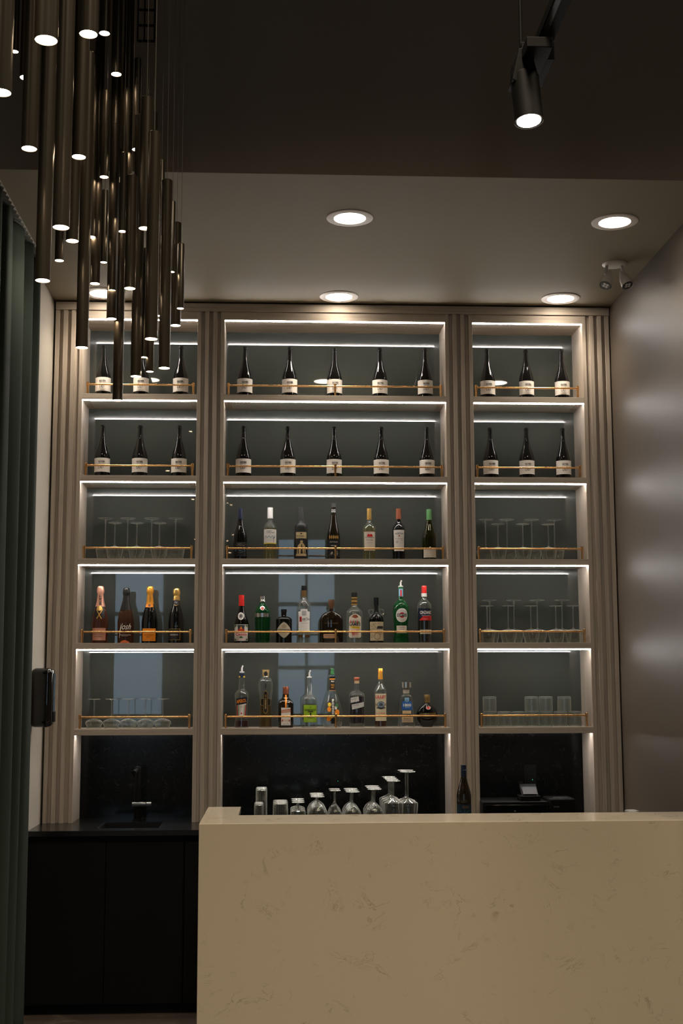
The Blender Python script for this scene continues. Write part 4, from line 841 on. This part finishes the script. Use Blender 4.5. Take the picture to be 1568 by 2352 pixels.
# ------------------------------------------------------------------ glassware, standing upside down
def stemware(name, H, foot, bowl, rim, hb, knob=True, curve='angular'):
    # H total height, hb bowl height; rim at the shelf, foot on top
    r_ = thing(name, 'x', 'glass', (0, 0, 0))
    q = MB(); t = 0.0035
    q.lathe([(H-t-.003, .0048), (H-t, foot*.35), (H-t*.7, foot*.98), (H-t*.3, foot), (H, foot*.97), (H, foot*.2), (H-.0005, .001)], GLSTEM, 32, capb=False)
    q.build('foot', r_)
    q = MB(); zs = hb
    q.lathe([(zs+.001, .0075), (zs+.010, .0045), (zs+.03, .0036), (H-.035, .0036), (H-.022, .0050 if knob else .004), (H-.016, .0066 if knob else .004), (H-.010, .0050), (H-.005, .0070)], GLSTEM, 16)
    q.build('stem', r_)
    if curve == 'angular': pr = [(0, rim), (hb*.30, rim+(bowl-rim)*.42), (hb*.62, rim+(bowl-rim)*.82), (hb*.80, bowl), (hb*.86, bowl*.94), (hb*.93, bowl*.52), (hb*.975, bowl*.22), (hb, .007)]
    elif curve == 'coupe': pr = [(0, rim), (hb*.25, rim*1.03), (hb*.5, bowl), (hb*.68, bowl*.97), (hb*.84, bowl*.72), (hb*.94, bowl*.38), (hb, .006)]
    elif curve == 'round': pr = [(0, rim), (hb*.2, rim+(bowl-rim)*.6), (hb*.45, bowl), (hb*.65, bowl*.95), (hb*.82, bowl*.72), (hb*.93, bowl*.42), (hb, .007)]
    else: pr = [(0, rim), (hb*.25, rim+(bowl-rim)*.7), (hb*.5, bowl), (hb*.75, bowl*.72), (hb*.92, bowl*.32), (hb, .006)]
    q = MB(); q.lathe(pr, GLASS, 36, capb=False, capt=False)
    inn = [(z_+.0, max(.001, r-.0016)) for z_, r in pr[:-2]]
    q.lathe(inn, GLASS, 36, capb=False, capt=False); q.build('bowl', r_)
    return r_
used = set()
def put(proto, x, Y, z, label, group):
    o = proto if proto.name not in used else dup(proto)
    used.add(proto.name); o.location = (x, Y, z); o['label'] = label; o['group'] = group; return o
tall = stemware('wine_glass', .279, .050, .0605, .046, .094)
shrt = stemware('wine_glass', .237, .043, .0525, .040, .090, knob=False)
O4 = ['leftmost', 'second from left', 'third from left', 'rightmost']; O3 = ['leftmost', 'middle', 'rightmost']; O5 = ['leftmost', 'second from left', 'middle', 'fourth from left', 'rightmost']
def px(o, c, s, y, Y): return on_y(o+c/s, y, Y).x
g = 'upturned wine glasses on the middle shelf of the left niche'
for i, c in enumerate((400, 650, 920, 1190)): put(tall, px(160, c, 4.9, 1240, .225), .225, T3, 'taller upturned wine glass, %s of four, middle shelf, left niche' % O4[i], g)
for i, c in enumerate((507, 755, 1008)): put(shrt, px(160, c, 4.9, 1240, .12), .12, T3, 'shorter upturned wine glass, %s of three, middle shelf, left niche' % O3[i], g)
g = 'upturned wine glasses on the middle shelf of the right niche'
for i, c in enumerate((222, 462, 740, 997)): put(tall, px(1070, c, 4.9, 1240, .225), .225, T3, 'taller upturned wine glass, %s of four, middle shelf, right niche' % O4[i], g)
for i, c in enumerate((360, 640, 925)): put(shrt, px(1070, c, 4.9, 1240, .12), .12, T3, 'shorter upturned wine glass, %s of three, middle shelf, right niche' % O3[i], g)
g = 'upturned wine glasses on the fourth shelf of the right niche'
for i, c in enumerate((267, 541, 802, 1080)): put(tall, px(1070, c, 4.9, 1420, .225), .225, T4, 'taller upturned wine glass, %s of four, fourth shelf, right niche' % O4[i], g)
for i, c in enumerate((237, 474, 728, 1010, 1205)): put(shrt, px(1070, c, 4.9, 1420, .115), .115, T4, 'shorter upturned wine glass, %s of five, fourth shelf, right niche' % O5[i], g)
coupe = stemware('coupe_glass', .181, .039, .0530, .043, .060, knob=False, curve='coupe')
g = 'upturned coupe glasses on the lowest shelf'
for i, x in enumerate((215.9, 256, 295.2, 334.3, 373.4)): put(coupe, on_y(x, 1650, .118).x, .118, T5, 'upturned coupe glass, %s of five, lowest shelf, left niche' % O5[i], g)
def tumbler(name, h, r, M, ribs=0, r2=None):
    u = thing(name, 'x', 'glass'); r2 = r2 or r*.98; q = MB()
    q.lathe([(0, r), (h*.5, (r+r2)/2), (h-.003, r2), (h, r2-.003), (h, .002)], M, 40, capb=False)
    q.lathe([(0, r-.0018), (h-.012, r2-.0022), (h-.009, r2-.006), (h-.009, .002)], M, 40, capb=False)
    q.build('glass_wall', u)
    if ribs:
        q = MB()
        for i in range(ribs):
            a = 2*PI*i/ribs; q.tube((r*math.cos(a), r*math.sin(a), .01), (r2*math.cos(a), r2*math.sin(a), h*.8), .0012, M, 5)
        q.build('ribs', u)
    return u
tum = tumbler('tumbler', .0935, .0430, GLASSH)
g = 'straight tumblers on the lowest shelf'
O7 = ['leftmost', 'second from left', 'third from left', 'fourth from left', 'third from right', 'second from right', 'rightmost']
for i, c in enumerate((228, 362, 494, 626, 757, 894, 1031)): put(tum, px(1070, c, 4.126, 1660, .11), .11, T5, 'straight tumbler, %s of the seven standing on lowest shelf, right niche' % O7[i], g)
for i, c in enumerate((222, 620, 755, 930)): put(tum, px(1070, c, 4.126, 1620, .11), .11, T5+.0937, 'straight upside-down tumbler, %s of four stacked on the lower tumblers' % O4[i], g)

# worktop glasses behind the bar
W = CT+.0005
def Xw(x, y, Y): return on_y(x, y, Y).x
def Hw(x, y, Y): return on_y(x, y, Y).z-W
gw = 'glasses standing on the worktop behind the bar'
def row(proto, x, y, ys, nm, what):
    nmz = ['front', 'second', 'third', 'rearmost'] if len(ys) == 4 else (['front', 'middle', 'rear'] if len(ys) == 3 else ['front', 'rear'])
    for i, Y in enumerate(ys): put(proto, Xw(x, y, ys[0]), Y, W, '%s, %s of its row, %s' % (nm, nmz[i], what), gw)
hb_ = tumbler('highball_glass', Hw(599.4, 1811, -.12), .034, GLASS); row(hb_, 600, 1840, (-.12, -.03), 'tall straight highball glass', 'at left end of the worktop glasses')
sh = tumbler('shot_glass', Hw(594, 1845, -.27), .0265, GLASS, 14); row(sh, 594, 1860, (-.27, -.20), 'small ribbed glass', 'in front of the highballs')
rk = tumbler('rocks_glass', Hw(643.7, 1842, -.27), .046, GLASS, 20, r2=.043); row(rk, 643.7, 1860, (-.27, -.16), 'short fluted rocks glass', 'right of the highballs')
def sw(name, x, y, Y, foot, bowl, rim, hb, curve, knob=False): return stemware(name, Hw(x, y, Y), foot, bowl, rim, hb, knob, curve)
Ys3 = (-.29, -.18, -.07)
row(sw('cocktail_glass', 684.5, 1842, -.29, .039, .044, .042, .105, 'angular', True), 684.5, 1850, Ys3, 'low stemmed glass with thick knobbed stem', 'between rocks and snifter glasses')
row(sw('brandy_snifter', 729, 1829, -.29, .042, .058, .036, .135, 'round'), 729, 1840, Ys3, 'round upside-down brandy snifter', 'left of the slim wine glasses')
row(sw('flute_glass', 769.3, 1815, -.29, .034, .043, .028, .128, 'tulip'), 769.3, 1840, (-.29, -.18), 'slim upside-down tulip glass', 'below the wall socket')
row(sw('wine_glass', 809.5, 1818, -.29, .042, .052, .036, .122, 'round'), 809.5, 1840, Ys3, 'small upside-down wine glass', 'just right of the tulip glasses')
row(sw('wine_glass', 860, 1812, -.30, .043, .054, .038, .125, 'round'), 860, 1840, Ys3, 'medium upside-down wine glass', 'left of the largest burgundy glasses')
row(sw('wine_glass', 903.5, 1793, -.31, .041, .058, .046, .158, 'angular'), 903.5, 1840, (-.31, -.20, -.09, .02), 'large upside-down wine glass', 'second from right among worktop glasses')
row(sw('wine_glass', 936.5, 1772, -.27, .048, .060, .048, .155, 'angular'), 936.5, 1840, (-.27, -.14), 'tallest upside-down burgundy glass', 'at right end of the worktop glasses')
jar = tumbler('glass_dish', Hw(1457, 1861, -.28), .060, GLASS, 18); put(jar, Xw(1457, 1870, -.28), -.28, W, 'small glass dish barely showing above the bar at far right', None); del jar['group']

# ------------------------------------------------------------------ sockets, till, terminal, printer
for k, (x0, z0, x1, z1) in enumerate([(-.025, 1.075, .049, 1.206), (1.221, 1.078, 1.295, 1.200)]):
    u = thing('wall_socket', ['black wall socket with green light in the middle backsplash', 'black wall socket with plugged cable behind the card terminal'][k], 'socket', ((x0+x1)/2, DEP, z0), 'black wall sockets')
    wd = (x1-x0)/2; h = z1-z0
    q = MB(); q.box((-wd, -.006, 0), (wd, -.0005, h), BLK); q.build('cover_plate', u, bevel=.001)
    q = MB(); q.box((-wd*.48, -.009, h*.16), (wd*.48, -.006, h*.84), BLK)
    for zz in (.30, .64):
        for s in (-1, 1): q.box((s*.006-.001, -.0095, h*zz), (s*.006+.001, -.009, h*zz+.008), MATTE)
    q.build('outlet', u, smooth=False)
    q = MB(); q.box((wd*.28, -.0102, h*.22), (wd*.28+.0028, -.009, h*.22+.0032), GREENLED); q.build('indicator_light', u, smooth=False)
u = thing('cash_drawer', 'wide low black cash drawer on the worktop at right', 'cash drawer', (1.08, -.10, CT))
q = MB(); q.box((-.197, -.01, 0), (.205, .30, .118), BLK); q.build('casing', u, bevel=.004)
q = MB(); q.box((-.185, -.016, .008), (.193, -.0105, .100), BLKG); q.tube((0, -.019, .06), (0, -.0162, .06), .006, CHROME, 12); q.build('drawer_front', u, bevel=.002)
u = thing('card_terminal', 'black card payment terminal tilted on top of the cash drawer', 'card terminal', (1.185, -.02, CT+.119))
q = MB(); R_ = Matrix.Rotation(math.radians(38), 3, 'X'); q.box((-.062, -.05, .0), (.062, .07, .03), BLK); q.box((-.05, -.055, .035), (.055, .075, .058), BLK, R_); q.build('housing', u, bevel=.004)
q = MB(); R2 = R_; q.box((-.042, -.045, .0585), (.047, .02, .060), mat('dark_screen', (0.010, 0.010, 0.012), .35, spec=.2), R_); q.build('screen', u, smooth=False)
q = MB(); P0, P1, P2 = Vector((1.245, .284, 1.150)), Vector((1.20, .22, 1.02)), Vector((1.19, .075, CT+.17)); pv = P0
for i in range(1, 13):
    t = i/12; p_ = P0*(1-t)**2+P1*2*t*(1-t)+P2*t*t; q.tube(pv, p_, .0028, BLKG, 8, cap=False); pv = p_
tag(q.build('power_cable'), 'thin black cable from the right wall socket down to the terminal', 'cable')
u = thing('receipt_printer', 'small black receipt printer on the worktop beside the cash drawer', 'printer', (1.373, -.06, CT))
q = MB(); q.box((-.082, -.04, 0), (.082, .16, .135), BLK); q.build('casing', u, bevel=.012, seg=3)
q = MB(); q.box((-.045, -.02, .1352), (.045, .03, .138), GREYC); q.build('paper_slot', u, smooth=False)
q = MB(); words(q, Surf([], flat=.0405), 'STAR', -.035, .085, .035, .008, GREY, off=.001); q.build('badge', u, smooth=False)
